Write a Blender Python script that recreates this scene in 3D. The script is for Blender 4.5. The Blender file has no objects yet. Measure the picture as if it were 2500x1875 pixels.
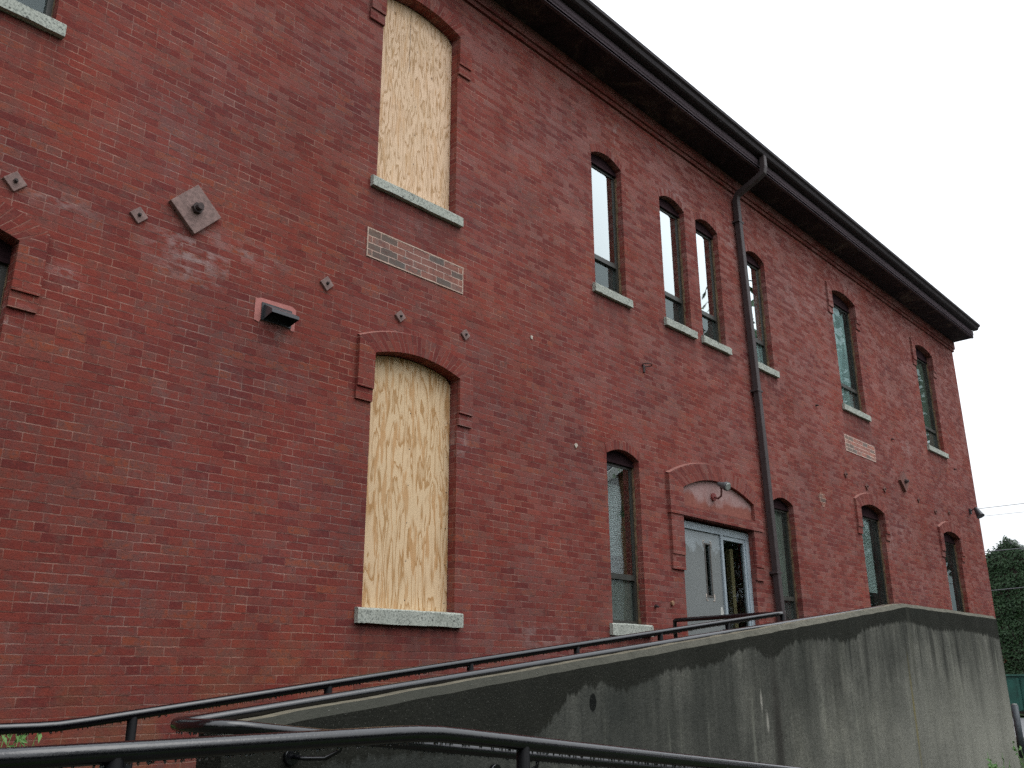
import bpy, bmesh, math, random
from mathutils import Vector, Matrix
from mathutils.geometry import tessellate_polygon
random.seed(7)
S = bpy.context.scene
COL = S.collection
# ------------------------------------------------------------------ camera
PIT, ROLL, YAW = math.radians(17.855), math.radians(-0.316), math.radians(42.73)
h = Vector((math.cos(YAW), math.sin(YAW), 0)); r0 = Vector((math.sin(YAW), -math.cos(YAW), 0)); zz = Vector((0, 0, 1))
Fw = h*math.cos(PIT)+zz*math.sin(PIT); U0 = -h*math.sin(PIT)+zz*math.cos(PIT)
Rt = r0*math.cos(ROLL)+U0*math.sin(ROLL); Up = -r0*math.sin(ROLL)+U0*math.cos(ROLL)
cam = bpy.data.cameras.new('camera'); cam.lens = 2223.1/2500*36; cam.sensor_width = 36; cam.clip_end = 2000; cam.clip_start = 0.05
co = bpy.data.objects.new('camera', cam); COL.objects.link(co)
M = Matrix((Rt, Up, -Fw)).transposed().to_4x4(); M.translation = Vector((0, -6.5, 1.55)); co.matrix_world = M
S.camera = co
# ------------------------------------------------------------------ sky, sun, exposure
SUN_EL, SUN_AZ = math.radians(60), math.radians(152)      # azimuth the light comes from (x east, y north)
w = bpy.data.worlds.new('World'); S.world = w; w.use_nodes = True
nt = w.node_tree; bg = nt.nodes['Background']
sky = nt.nodes.new('ShaderNodeTexSky'); sky.sky_type = 'NISHITA'; sky.sun_disc = False
sky.sun_elevation = SUN_EL; sky.sun_rotation = SUN_AZ; sky.air_density = 1.0; sky.dust_density = 6; sky.ozone_density = 1
bwn = nt.nodes.new('ShaderNodeRGBToBW'); nt.links.new(sky.outputs[0], bwn.inputs[0])
mx = nt.nodes.new('ShaderNodeMix'); mx.data_type = 'RGBA'; mx.inputs[0].default_value = 0.15
# overcast cloud cover: brighter overhead than at the horizon
tcw = nt.nodes.new('ShaderNodeTexCoord'); spw = nt.nodes.new('ShaderNodeSeparateXYZ'); nt.links.new(tcw.outputs['Generated'], spw.inputs[0])
mrw = nt.nodes.new('ShaderNodeMapRange'); nt.links.new(spw.outputs[2], mrw.inputs[0]); mrw.inputs[1].default_value = 0; mrw.inputs[2].default_value = 1
rpw = nt.nodes.new('ShaderNodeMix'); rpw.data_type = 'RGBA'; nt.links.new(mrw.outputs[0], rpw.inputs[0])
rpw.inputs[6].default_value = (8.8, 9.1, 9.4, 1); rpw.inputs[7].default_value = (20.0, 21.2, 22.6, 1); nt.links.new(rpw.outputs[2], mx.inputs[6])
nt.links.new(bwn.outputs[0], mx.inputs[7]); nt.links.new(mx.outputs[2], bg.inputs[0]); bg.inputs[1].default_value = 0.125
sl = bpy.data.lights.new('sun', 'SUN'); sl.energy = 0.9; sl.angle = math.radians(40); sl.color = (1, .97, .93)
so = bpy.data.objects.new('sun', sl); COL.objects.link(so)
sd = Vector((math.sin(SUN_AZ)*math.cos(SUN_EL), math.cos(SUN_AZ)*math.cos(SUN_EL), math.sin(SUN_EL)))
so.rotation_euler = sd.to_track_quat('Z', 'Y').to_euler()
S.view_settings.view_transform = 'Standard'; S.view_settings.look = 'None'; S.view_settings.exposure = 0; S.view_settings.gamma = 1
S.cycles.use_denoising = False; S.cycles.max_bounces = 8

# ------------------------------------------------------------------ helpers
def tag(o, label=None, cat=None, group=None, kind=None):
    if label: o['label'] = label
    if cat: o['category'] = cat
    if group: o['group'] = group
    if kind: o['kind'] = kind
    return o
def empty(name, loc, label=None, cat=None, group=None):
    o = bpy.data.objects.new(name, None); COL.objects.link(o); o.location = loc; o.empty_display_size = .2
    return tag(o, label, cat, group)
class MB:
    def __init__(s): s.v = []; s.f = []; s.uv = []; s.mi = []; s.sm = []
    def face(s, pts, uv=None, mi=0, sm=False):
        pts = [Vector(p) for p in pts]; b = len(s.v); s.v += pts; s.f.append(tuple(range(b, b+len(pts)))); s.mi.append(mi); s.sm.append(sm)
        if uv is None:
            n = (pts[1]-pts[0]).cross(pts[2]-pts[0])
            if abs(n.z) > max(abs(n.x), abs(n.y))*1.2: uv = [(p.x, p.y) for p in pts]
            else: uv = [(p.x+p.y, p.z) for p in pts]
        s.uv.append(uv)
    def box(s, x0, x1, y0, y1, z0, z1, mi=0):
        c = [(x0,y0,z0),(x1,y0,z0),(x1,y1,z0),(x0,y1,z0),(x0,y0,z1),(x1,y0,z1),(x1,y1,z1),(x0,y1,z1)]
        for q in ((0,1,5,4),(1,2,6,5),(2,3,7,6),(3,0,4,7),(4,5,6,7),(3,2,1,0)): s.face([c[i] for i in q], mi=mi)
    def prism(s, poly, axis, a, b, mi=0):
        """extrude a 2D outline; axis 'y': poly=(x,z); axis 'x': poly=(y,z)"""
        g = (lambda p, t: (p[0], t, p[1])) if axis == 'y' else (lambda p, t: (t, p[0], p[1]))
        n = len(poly); tri = tessellate_polygon([[Vector((p[0], p[1], 0)) for p in poly]])
        for t in tri:
            s.face([g(poly[i], a) for i in t], mi=mi); s.face([g(poly[i], b) for i in reversed(t)], mi=mi)
        for i in range(n):
            p, q = poly[i], poly[(i+1) % n]; s.face([g(p, a), g(q, a), g(q, b), g(p, b)], mi=mi)
    def tube(s, path, r, n=14, caps=True):
        path = [Vector(p) for p in path]; rings = []; up = Vector((0, 0, 1)); L = 0
        for i, p in enumerate(path):
            if i == 0: d = path[1]-p
            elif i == len(path)-1: d = p-path[i-1]
            else: d = (path[i+1]-p).normalized()+(p-path[i-1]).normalized()
            d.normalize(); a = d.cross(up)
            if a.length < .05: a = Vector((1, 0, 0)) if i == 0 else pa
            a = (a-d*a.dot(d)).normalized(); pa = a
            if i and rings: 
                if a.dot(la) < 0: a = -a
            la = a; b = d.cross(a); rr = r[i] if isinstance(r, (list, tuple)) else r
            rings.append([p+(a*math.cos(t)+b*math.sin(t))*rr for t in [2*math.pi*k/n for k in range(n)]])
        for i in range(len(rings)-1):
            for k in range(n):
                k2 = (k+1) % n; s.face([rings[i][k], rings[i][k2], rings[i+1][k2], rings[i+1][k]], sm=True)
        if caps: s.face(rings[0][::-1]); s.face(rings[-1])
    def build(s, name, mats, parent=None, base=None, smooth=False, weld=False):
        me = bpy.data.meshes.new(name); off = Vector((0, 0, 0)); q = parent
        while q is not None: off += Vector(q.location); q = q.parent
        if base is not None: off = Vector(base)
        me.from_pydata([v-off for v in s.v], [], s.f)
        if not isinstance(mats, (list, tuple)): mats = [mats]
        for m in mats: me.materials.append(m)
        u = me.uv_layers.new(name='UVMap')
        for p, uv in zip(me.polygons, s.uv):
            for li, c in zip(p.loop_indices, uv): u.data[li].uv = c
        me.polygons.foreach_set('material_index', s.mi); me.polygons.foreach_set('use_smooth', [a or smooth for a in s.sm])
        bm = bmesh.new(); bm.from_mesh(me)
        if weld or any(s.sm): bmesh.ops.remove_doubles(bm, verts=bm.verts, dist=1e-5)
        bmesh.ops.recalc_face_normals(bm, faces=bm.faces) if weld else None
        bm.to_mesh(me); bm.free(); me.update()
        o = bpy.data.objects.new(name, me); COL.objects.link(o)
        if parent is not None: o.parent = parent
        elif base is not None: o.location = base
        return o
def bevel(o, wd, seg=2):
    m = o.modifiers.new('bevel', 'BEVEL'); m.width = wd; m.segments = seg; m.limit_method = 'ANGLE'; return o
def rbox(x0, x1, y0, y1, z0, z1, name, mat, parent=None, bw=.008, base=None):
    m = MB(); m.box(x0, x1, y0, y1, z0, z1); return bevel(m.build(name, mat, parent, base=base, weld=True), bw)

# ------------------------------------------------------------------ materials
class NM:
    def __init__(s, name):
        s.m = bpy.data.materials.new(name); s.m.use_nodes = True; s.t = s.m.node_tree; s.n = s.t.nodes; s.p = s.n['Principled BSDF']
    def new(s, ty, **kw):
        n = s.n.new(ty)
        for k, v in kw.items(): setattr(n, k, v)
        return n
    def lk(s, a, b): s.t.links.new(a, b)
    def put(s, sock, v):
        if v is None: return
        if hasattr(v, 'links') or isinstance(v, bpy.types.NodeSocket): s.lk(v, sock)
        else: sock.default_value = v
    def math(s, op, a, b=None, c=None, clamp=False):
        n = s.new('ShaderNodeMath', operation=op, use_clamp=clamp); s.put(n.inputs[0], a); s.put(n.inputs[1], b); s.put(n.inputs[2], c); return n.outputs[0]
    def mix(s, f, a, b, blend='MIX'):
        n = s.new('ShaderNodeMix', data_type='RGBA', blend_type=blend); s.put(n.inputs[0], f); s.put(n.inputs[6], a); s.put(n.inputs[7], b); return n.outputs[2]
    def coord(s, which='Object'): return s.new('ShaderNodeTexCoord').outputs[which]
    def mapping(s, v, scale=(1, 1, 1), loc=(0, 0, 0)):
        n = s.new('ShaderNodeMapping'); s.lk(v, n.inputs[0]); n.inputs['Scale'].default_value = scale; n.inputs['Location'].default_value = loc; return n.outputs[0]
    def noise(s, v, scale, detail=3, rough=.55, dist=0, dim='3D', out=0):
        n = s.new('ShaderNodeTexNoise', noise_dimensions=dim); s.lk(v, n.inputs['Vector']) if dim != '1D' else s.lk(v, n.inputs['W'])
        n.inputs['Scale'].default_value = scale; n.inputs['Detail'].default_value = detail; n.inputs['Roughness'].default_value = rough; n.inputs['Distortion'].default_value = dist
        return n.outputs[out]
    def ramp(s, f, stops, mode='LINEAR'):
        n = s.new('ShaderNodeValToRGB'); s.lk(f, n.inputs[0]); cr = n.color_ramp; cr.interpolation = mode
        while len(cr.elements) < len(stops): cr.elements.new(.5)
        for e, (p, c) in zip(cr.elements, stops):
            e.position = p; e.color = (c[0], c[1], c[2], 1) if isinstance(c, (tuple, list)) else (c, c, c, 1)
        return n.outputs[0]
    def rng(s, v, a, b, c=0., d=1., smooth=False):
        n = s.new('ShaderNodeMapRange'); n.clamp = True
        if smooth: n.interpolation_type = 'SMOOTHSTEP'
        s.put(n.inputs[0], v); n.inputs[1].default_value = a; n.inputs[2].default_value = b; n.inputs[3].default_value = c; n.inputs[4].default_value = d; return n.outputs[0]
    def bump(s, hgt, strength=.3, dist=.01, prev=None):
        n = s.new('ShaderNodeBump'); s.lk(hgt, n.inputs['Height']); n.inputs['Strength'].default_value = strength; n.inputs['Distance'].default_value = dist
        if prev is not None: s.lk(prev, n.inputs['Normal'])
        return n.outputs[0]
    def fin(s, col=None, rough=None, normal=None, spec=None, metal=None):
        s.put(s.p.inputs['Base Color'], col); s.put(s.p.inputs['Roughness'], rough)
        if normal is not None: s.lk(normal, s.p.inputs['Normal'])
        if spec is not None: s.p.inputs['Specular IOR Level'].default_value = spec
        if metal is not None: s.p.inputs['Metallic'].default_value = metal
        return s.m
def c4(r, g, b): return (r, g, b, 1)
COURSE = .0657
def brick_mat(name, wash=True, fresh=False, header_every=7, extra=None, dark=1.0):
    N = NM(name); uv = N.coord('UV'); ob = N.coord('Object')
    wob = N.noise(uv, 5, 2, .5, out=1)
    sub = N.new('ShaderNodeVectorMath', operation='SUBTRACT'); N.lk(wob, sub.inputs[0]); sub.inputs[1].default_value = (.5, .5, .5)
    scl = N.new('ShaderNodeVectorMath', operation='SCALE'); N.lk(sub.outputs[0], scl.inputs[0]); scl.inputs['Scale'].default_value = .012
    add = N.new('ShaderNodeVectorMath', operation='ADD'); N.lk(uv, add.inputs[0]); N.lk(scl.outputs[0], add.inputs[1])
    wob2 = N.noise(uv, 40, 2, .6, out=1)
    sub2 = N.new('ShaderNodeVectorMath', operation='SUBTRACT'); N.lk(wob2, sub2.inputs[0]); sub2.inputs[1].default_value = (.5, .5, .5)
    scl2 = N.new('ShaderNodeVectorMath', operation='SCALE'); N.lk(sub2.outputs[0], scl2.inputs[0]); scl2.inputs['Scale'].default_value = .008
    add2 = N.new('ShaderNodeVectorMath', operation='ADD'); N.lk(add.outputs[0], add2.inputs[0]); N.lk(scl2.outputs[0], add2.inputs[1])
    V = add2.outputs[0]
    def br(wd, off):
        b = N.new('ShaderNodeTexBrick'); N.lk(V, b.inputs['Vector']); b.offset = off; b.offset_frequency = 2; b.squash = 1
        b.inputs['Color1'].default_value = c4(0, 0, 0); b.inputs['Color2'].default_value = c4(1, 1, 1); b.inputs['Mortar'].default_value = c4(.5, .5, .5)
        b.inputs['Scale'].default_value = 1; b.inputs['Mortar Size'].default_value = .0048; b.inputs['Mortar Smooth'].default_value = .25
        b.inputs['Bias'].default_value = 0; b.inputs['Brick Width'].default_value = wd; b.inputs['Row Height'].default_value = COURSE
        return b
    a, b = br(.214, .5), br(.107, .5)
    sx = N.new('ShaderNodeSeparateXYZ'); N.lk(V, sx.inputs[0])
    row = N.math('FLOOR', N.math('DIVIDE', sx.outputs[1], COURSE))
    ish = N.math('COMPARE', N.math('MODULO', N.math('ADD', row, 700), header_every), 3, .5)
    rnd = N.mix(ish, a.outputs['Color'], b.outputs['Color']); mort = N.mix(ish, a.outputs['Fac'], b.outputs['Fac'])
    rbw = N.math('MULTIPLY', rnd, 1.0)
    patch = N.noise(uv, 22, 3, .6); fine = N.noise(uv, 130, 3, .7); big = N.noise(uv, .55, 3, .6); mid = N.noise(N.mapping(uv, (1, 2.2, 1)), 2.6, 3, .6)
    sel = N.math('ADD', N.math('MULTIPLY', rbw, .86), N.math('MULTIPLY', N.math('SUBTRACT', patch, .5), .34)); sel = N.math('ADD', sel, N.math('MULTIPLY', N.math('SUBTRACT', mid, .5), .42))
    if fresh:
        col = N.ramp(sel, [(0, (.17, .15, .13)), (.18, (.20, .17, .145)), (.22, (.34, .16, .125)), (.5, (.36, .17, .13)), (.6, (.25, .19, .165)), (.68, (.36, .17, .13)), (.9, (.39, .17, .12)), (1, (.27, .20, .17))])
    else:
        col = N.ramp(sel, [(0, (.175, .038, .035)), (.12, (.20, .045, .038)), (.3, (.235, .050, .039)), (.45, (.275, .062, .044)), (.58, (.225, .074, .060)), (.68, (.265, .056, .042)), (.78, (.20, .088, .074)), (.86, (.31, .078, .040)), (.94, (.21, .100, .084)), (1, (.19, .145, .128))])
    # worn patches inside bricks
    col = N.mix(N.rng(N.noise(uv, 9, 4, .65), .49, .66, 0, .60), col, c4(.185, .088, .076))
    col = N.mix(N.rng(N.noise(N.mapping(uv, (1, 2.5, 1), (3, 7, 0)), 4.5, 4, .6), .60, .68, 0, .5), col, c4(.15, .085, .07))
    col = N.mix(N.rng(fine, .3, .7, .42, 0), col, c4(.06, .028, .024)); col = N.mix(N.rng(N.noise(uv, 75, 2, .5), .69, .74, 0, .8), col, c4(.035, .018, .018))
    mcol = N.mix(N.rng(N.noise(uv, 3.0, 3, .6), .35, .65), c4(.185, .085, .070), c4(.335, .195, .16)) if not fresh else c4(.55, .42, .35)
    fv = N.math('FRACT', N.math('DIVIDE', sx.outputs[1], COURSE)); head = N.math('MULTIPLY', N.rng(fv, .10, .16), N.rng(fv, .90, .84))
    nick = N.noise(N.mapping(uv, (1, 1.4, 1), (11, 5, 0)), 30, 4, .65); col = N.mix(N.rng(nick, .56, .66, 0, 0 if fresh else .40), col, c4(.31, .066, .046)); col = N.mix(N.rng(nick, .42, .33, 0, 0 if fresh else .5), col, c4(.10, .036, .034))
    col = N.mix(N.rng(N.noise(N.mapping(uv, (1, .55, 1), (31, 5, 0)), 55, 3, .6), .66, .72, 0, .75), col, c4(.05, .022, .02))
    mort = N.math('MULTIPLY', mort, N.math('SUBTRACT', 1.0, N.math('MULTIPLY', head, .28)))
    mfac = N.math('MULTIPLY', mort, N.rng(N.noise(uv, 6, 3, .6), .35, .62, .40, 1)) if not fresh else mort
    col = N.mix(mfac, col, mcol)
    col = N.mix(N.rng(N.noise(N.mapping(uv, (1, 1, 1), (9, 3, 0)), 17, 4, .7), .73, .77, 0, .75), col, c4(.36, .27, .25))
    # open, dark joints here and there, with thin shadow lines painted in
    low = N.rng(N.math('FRACT', N.math('DIVIDE', sx.outputs[1], COURSE)), .86, .93); low = N.math('MULTIPLY', low, N.rng(N.noise(N.mapping(uv, (3.5, 9, 1), (2, 8, 0)), 1.6, 3, .6), .54, .62, 0, .75))
    col = N.mix(low, col, c4(.045, .022, .02))
    warm = N.noise(N.mapping(uv, (1, 1, 1), (20, 4, 0)), .8, 4, .6); col = N.mix(1.0, col, N.ramp(warm, [(.35, (.92, 1.02, 1.08)), (.65, (1.10, .97, .86))]), 'MULTIPLY')
    col = N.mix(1.0, col, N.ramp(big, [(.3, (.86, .85, .86)), (.7, (1.12, 1.1, 1.12))]), 'MULTIPLY')
    if wash:
        so_ = N.new('ShaderNodeSeparateXYZ'); N.lk(ob, so_.inputs[0]); ox, oy, oz = so_.outputs
        ux = N.math('ADD', ox, oy)
        # lime bloom: streaky under the eave, blotches at known places
        st = N.noise(N.mapping(uv, (2.4, 1.1, 1)), 1.6, 5, .65); st2 = N.noise(N.mapping(uv, (5, 15, 1)), 1.0, 2, .5)
        eave = N.math('MULTIPLY', N.rng(oz, 7.6, 8.9, 0, 1), N.rng(ox, 5.5, 9, .25, 1)); pl = N.rng(st, .60, .74)
        f = N.math('MULTIPLY', N.math('MULTIPLY', pl, N.rng(st2, .4, .6)), N.math('ADD', N.math('MULTIPLY', eave, .85), .15))
        for (px, pz, rx, rz, am) in [(3.2, 4.86, .42, .30, .85), (3.6, 5.05, .5, .14, .5), (4.0, 4.38, .2, .2, .35), (1.96, 3.93, .12, .1, .9), (2.25, 4.35, .16, .1, .8), (2.1, 4.9, .3, .1, .5), (2.5, 7.2, .3, .12, .4),
                                     (6.28, 3.85, .10, .25, .6), (5.45, 6.0, .4, .1, .5), (9.0, 8.0, .25, .6, .35), (10.7, 8.55, .5, .25, .7), (12.2, 8.3, .4, .4, .4), (17.6, 4.0, .25, .5, .5), (19, 6.05, .5, .2, .5), (18.3, 4.3, .5, .25, .4), (16.9, 8.95, .5, .2, .5), (7.5, 1.95, .5, .12, .5),
                                     (5.9, 1.5, .12, .2, .4), (1.7, 8.6, .4, .15, .35), (3.0, 8.2, .2, .12, .45), (14.5, 7.9, .9, .35, .35), (16.0, 8.2, .3, .5, .3)] + (extra or []):
            dx = N.math('DIVIDE', N.math('SUBTRACT', ux, px), rx); dz = N.math('DIVIDE', N.math('SUBTRACT', oz, pz), rz)
            d = N.math('SQRT', N.math('ADD', N.math('MULTIPLY', dx, dx), N.math('MULTIPLY', dz, dz)))
            g = N.math('MULTIPLY', N.rng(d, 1.25, .2, 0, 1), N.rng(N.noise(N.mapping(uv, (7, 17, 1), (px, pz, 0)), 1.0, 3, .65), .42, .6, 0, am)); f = N.math('MAXIMUM', f, g)
        f = N.math('MULTIPLY', f, N.rng(rnd, .25, .6, .10, .85))
        wx = N.math('MULTIPLY', N.math('ADD', N.rng(ux, 4, 13, 0, .6), N.rng(oz, 5, 8.5, 0, .4)), N.rng(N.noise(N.mapping(uv, (1, 1.6, 1), (5, 9, 0)), 1.5, 5, .68), .36, .62))
        col = N.mix(N.math('MULTIPLY', wx, N.rng(rnd, .25, .75, .15, .95)), col, c4(.30, .150, .135))
        col = N.mix(f, col, c4(.36, .28, .27))
        if True:
            # damp, darker brick low down and yellowish salt near the ramp
            col = N.mix(N.math('MULTIPLY', N.rng(oz, 2.0, 1.2, 0, .3), N.rng(N.noise(uv, 2.2, 3, .6), .45, .6)), col, c4(.20, .13, .06))
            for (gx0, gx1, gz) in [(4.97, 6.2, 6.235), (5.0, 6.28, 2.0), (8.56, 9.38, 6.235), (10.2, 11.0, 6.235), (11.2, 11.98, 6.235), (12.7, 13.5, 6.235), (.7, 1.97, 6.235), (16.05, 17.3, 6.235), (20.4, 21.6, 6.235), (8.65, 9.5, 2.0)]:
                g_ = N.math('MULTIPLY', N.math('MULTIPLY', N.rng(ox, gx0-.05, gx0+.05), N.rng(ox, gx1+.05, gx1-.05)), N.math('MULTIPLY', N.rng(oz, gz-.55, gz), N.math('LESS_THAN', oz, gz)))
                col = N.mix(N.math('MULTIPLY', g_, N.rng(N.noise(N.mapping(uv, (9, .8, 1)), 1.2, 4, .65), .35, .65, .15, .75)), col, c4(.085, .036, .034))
            # run stains down the wall
            vs = N.noise(N.mapping(uv, (1.6, .12, 1)), 1.3, 4, .6)
            col = N.mix(N.rng(vs, .55, .75, 0, .35), col, c4(.13, .04, .036))
    hs = N.new('ShaderNodeHueSaturation'); hs.inputs['Saturation'].default_value = .98; hs.inputs['Value'].default_value = 1.0; N.lk(col, hs.inputs['Color']); col = N.mix(1.0, hs.outputs[0], c4(1.0, .94, .935), 'MULTIPLY')
    if dark != 1.0: col = N.mix(1.0, col, c4(dark, dark, dark), 'MULTIPLY')
    hgt = N.math('SUBTRACT', N.math('MULTIPLY', N.noise(uv, 60, 4, .7), .5), N.math('MULTIPLY', mort, .9))
    hgt = N.math('ADD', hgt, N.math('MULTIPLY', rbw, .25))
    return N.fin(col, .85, N.bump(hgt, .7, .010), .08)
M_BRICK = brick_mat('painted_brick')
M_ARCH = brick_mat('arch_brick', wash=True, header_every=1000)
M_INFILL = brick_mat('infill_brick', wash=False, fresh=True, header_every=1000)
def simple(name, col, rough=.6, spec=.3, metal=0, var=.25, nscale=8, bumpst=0, stretch=(1, 1, 1)):
    N = NM(name); ob = N.coord('Object'); n = N.noise(N.mapping(ob, stretch), nscale, 4, .65)
    a = tuple(max(0, x*(1-var)) for x in col); b = tuple(x*(1+var) for x in col)
    c = N.ramp(n, [(.3, a), (.7, b)])
    nm = N.bump(N.noise(ob, nscale*6, 3, .6), bumpst, .004) if bumpst else None
    return N.fin(c, rough, nm, spec, metal)
def granite():
    N = NM('granite_sill'); ob = N.coord('Object')
    c = N.ramp(N.noise(ob, 55, 3, .7), [(.35, (.16, .17, .15)), (.5, (.40, .42, .37)), (.7, (.47, .48, .42))])
    c = N.mix(N.rng(N.noise(ob, 5, 4, .6), .5, .7, 0, .5), c, c4(.24, .25, .21)); c = N.mix(N.rng(N.noise(ob, 26, 2, .5), .66, .7, 0, .9), c, c4(.09, .09, .08))
    return N.fin(c, .85, N.bump(N.noise(ob, 70, 3, .6), .5, .004), .3)
M_GRAN = granite()
M_FRAME = simple('bronze_window_frame', (.040, .040, .034), .45, .5, 0, .3, 5)
M_PANEL = simple('dark_brown_panel', (.030, .015, .018), .8, .05, 0, .3, 4)
M_SEAL = simple('weathered_sealant', (.20, .125, .075), .9, .2, 0, .5, 14, .6)
M_EAVE = simple('dark_brown_painted_eave', (.028, .020, .023), .6, .3, 0, .35, 3)
M_FASCIA = simple('fascia_paint', (.088, .064, .075), .7, .2, 0, .25, 3, 0, (.3, 3, 3))
def soffit():
    N = NM('stained_soffit'); ob = N.coord('Object')
    c = N.ramp(N.noise(ob, 1.8, 5, .7, 1.2), [(.35, (.012, .008, .011)), (.52, (.026, .016, .019)), (.62, (.060, .042, .038)), (.72, (.12, .095, .08))])
    return N.fin(c, .8, None, .2)
M_SOFFIT = soffit()
M_SPOUT = simple('brown_aluminium_spout', (.058, .044, .045), .55, .3, 0, .2, 4)
M_IRON = simple('rusty_painted_iron', (.225, .145, .130), .75, .3, 0, .35, 24, .4)
M_BOLT = simple('dark_rusty_bolt', (.05, .032, .03), .7, .4, 0, .4, 40, .4)
M_ALU = simple('grey_blue_aluminium', (.38, .44, .48), .35, .5, .2, .15, 4)
def doorm():
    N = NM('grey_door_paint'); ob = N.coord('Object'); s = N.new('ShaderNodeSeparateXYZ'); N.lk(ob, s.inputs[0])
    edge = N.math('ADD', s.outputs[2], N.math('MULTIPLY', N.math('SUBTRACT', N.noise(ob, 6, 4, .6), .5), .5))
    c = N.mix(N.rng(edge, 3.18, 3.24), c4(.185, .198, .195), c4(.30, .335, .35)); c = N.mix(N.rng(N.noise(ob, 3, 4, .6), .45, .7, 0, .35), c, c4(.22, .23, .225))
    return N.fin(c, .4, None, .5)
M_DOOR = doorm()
M_WHITE = simple('chipped_white_paint', (.5, .5, .47), .6, .4, 0, .3, 30)
M_TAPE = simple('tape_residue', (.50, .42, .36), .7, .3, 0, .3, 30)
def railm():
    N = NM('black_gloss_rail_paint'); ob = N.coord('Object')
    c = N.ramp(N.noise(ob, 30, 3, .6), [(.3, (.002, .002, .003)), (.7, (.004, .004, .006))])
    r = N.rng(N.noise(ob, 120, 3, .7), .35, .65, .13, .24)
    return N.fin(c, r, N.bump(N.noise(ob, 90, 2, .6), .22, .002), .75)
M_RAIL = railm()
def waterm():
    N = NM('water_drop'); N.p.inputs['Transmission Weight'].default_value = .6; N.p.inputs['IOR'].default_value = 1.33
    return N.fin(c4(.25, .27, .28), .05)
M_DROP = waterm()
def concretem(name='streaked_concrete', streak=True, light=1.0):
    N = NM(name); uv = N.coord('UV'); ob = N.coord('Object'); s = N.new('ShaderNodeSeparateXYZ'); N.lk(uv, s.inputs[0]); u, v = s.outputs[0], s.outputs[1]
    n1 = N.noise(uv, 3, 5, .65); c = N.ramp(n1, [(.3, (.120, .118, .103)), (.7, (.215, .208, .182))])
    c = N.mix(N.rng(N.noise(uv, 60, 4, .7), .35, .65, 0, .6), c, c4(.060, .061, .052))
    if streak:
        w_ = N.new('ShaderNodeCombineXYZ'); N.lk(u, w_.inputs[0])
        # long run-off streaks, fading down the wall (v = metres below the coping)
        s1 = N.noise(N.mapping(uv, (5.5, .28, 1)), 1, 5, .68, .25); s2 = N.noise(N.mapping(uv, (14, .7, 1), (4, 2, 0)), 1, 4, .7, .3); s3 = N.noise(N.mapping(uv, (1.5, .6, 1), (1, 5, 0)), 1, 3, .6, .4)
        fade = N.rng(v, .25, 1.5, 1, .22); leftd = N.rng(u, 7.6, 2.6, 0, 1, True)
        k = N.math('ADD', N.math('MULTIPLY', N.rng(s1, .44, .66), .48), N.math('MULTIPLY', N.rng(s2, .48, .70), .36))
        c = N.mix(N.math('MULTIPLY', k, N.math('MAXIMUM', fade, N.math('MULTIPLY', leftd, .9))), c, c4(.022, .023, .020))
        c = N.mix(N.math('MULTIPLY', N.rng(s3, .4, .62), N.rng(v, .2, 1.1, .8, .1)), c, c4(.036, .038, .033))
        c = N.mix(N.math('MULTIPLY', N.rng(N.noise(N.mapping(uv, (9, .5, 1), (7, 1, 0)), 1, 4, .65), .58, .7, 0, .55), N.rng(v, .15, .5)), c, c4(.24, .24, .20))
        blt = N.noise(N.mapping(uv, (1, .8, 1), (2, 2, 0)), 1.6, 7, .72); c = N.mix(1.0, c, N.ramp(blt, [(.3, (.74, .75, .75)), (.5, (1.15, 1.15, 1.14)), (.7, (1.55, 1.53, 1.47))]), 'MULTIPLY')
        c = N.mix(N.math('MULTIPLY', leftd, .72), c, c4(.030, .034, .031))  # wet left end, with vignetting's darkening also put into the colour
        rl = N.math('MULTIPLY', N.rng(u, 6.8, 11.5), N.rng(v, .35, 1.3)); c = N.mix(N.math('MULTIPLY', rl, N.rng(N.noise(N.mapping(uv, (3, .5, 1), (3, 3, 0)), 1, 4, .6), .35, .6, .35, .85)), c, c4(.33, .32, .275))
        s4 = N.noise(N.mapping(uv, (4.2, .22, 1), (8, 8, 0)), 1, 3, .6, .2); c = N.mix(N.math('MULTIPLY', N.math('MULTIPLY', N.rng(s4, .50, .64, 0, .75), N.rng(v, .9, .45)), N.rng(u, 5, 8)), c, c4(.020, .021, .019))
        # damp band with a ragged lower edge
        cu = N.new('ShaderNodeFloatCurve'); cm = cu.mapping; cv = cm.curves[0]   # measured depth of the damp band along the wall
        pts_ = [(1.9, .26), (2.5, .22), (3.3, .30), (3.75, .34), (4.1, .22), (4.38, .13), (4.55, .14), (4.72, .19), (5.2, .14), (5.7, .16), (6.3, .10), (6.6, .20), (7.0, .13), (7.6, .16), (8.1, .21), (8.4, .15), (9.0, .14), (9.6, .17), (10.4, .22), (11.2, .20), (12.4, .26)]
        cv.points[0].location = (0, pts_[0][1]); cv.points[1].location = (1, pts_[-1][1])
        for (pu, pv) in pts_[1:-1]: cv.points.new((pu-1.9)/10.5, pv)
        cm.update(); N.lk(N.math('DIVIDE', N.math('SUBTRACT', u, 1.9), 10.5), cu.inputs['Value'])
        e = N.math('ADD', cu.outputs[0], N.math('MULTIPLY', N.math('SUBTRACT', N.noise(w_.outputs[0], 13.0, 4, .72), .5), .20))
        e = N.math('SUBTRACT', e, .02)
        band = N.rng(N.math('SUBTRACT', e, v), -.012, .012)
        band = N.math('MULTIPLY', band, N.rng(N.noise(uv, 2.0, 3, .6), .2, .6, .86, 1.0))
        c = N.mix(N.math('MULTIPLY', band, 1.0), c, N.mix(N.noise(uv, 6, 4, .6), c4(.014, .015, .012), c4(.030, .030, .024)))
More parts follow.
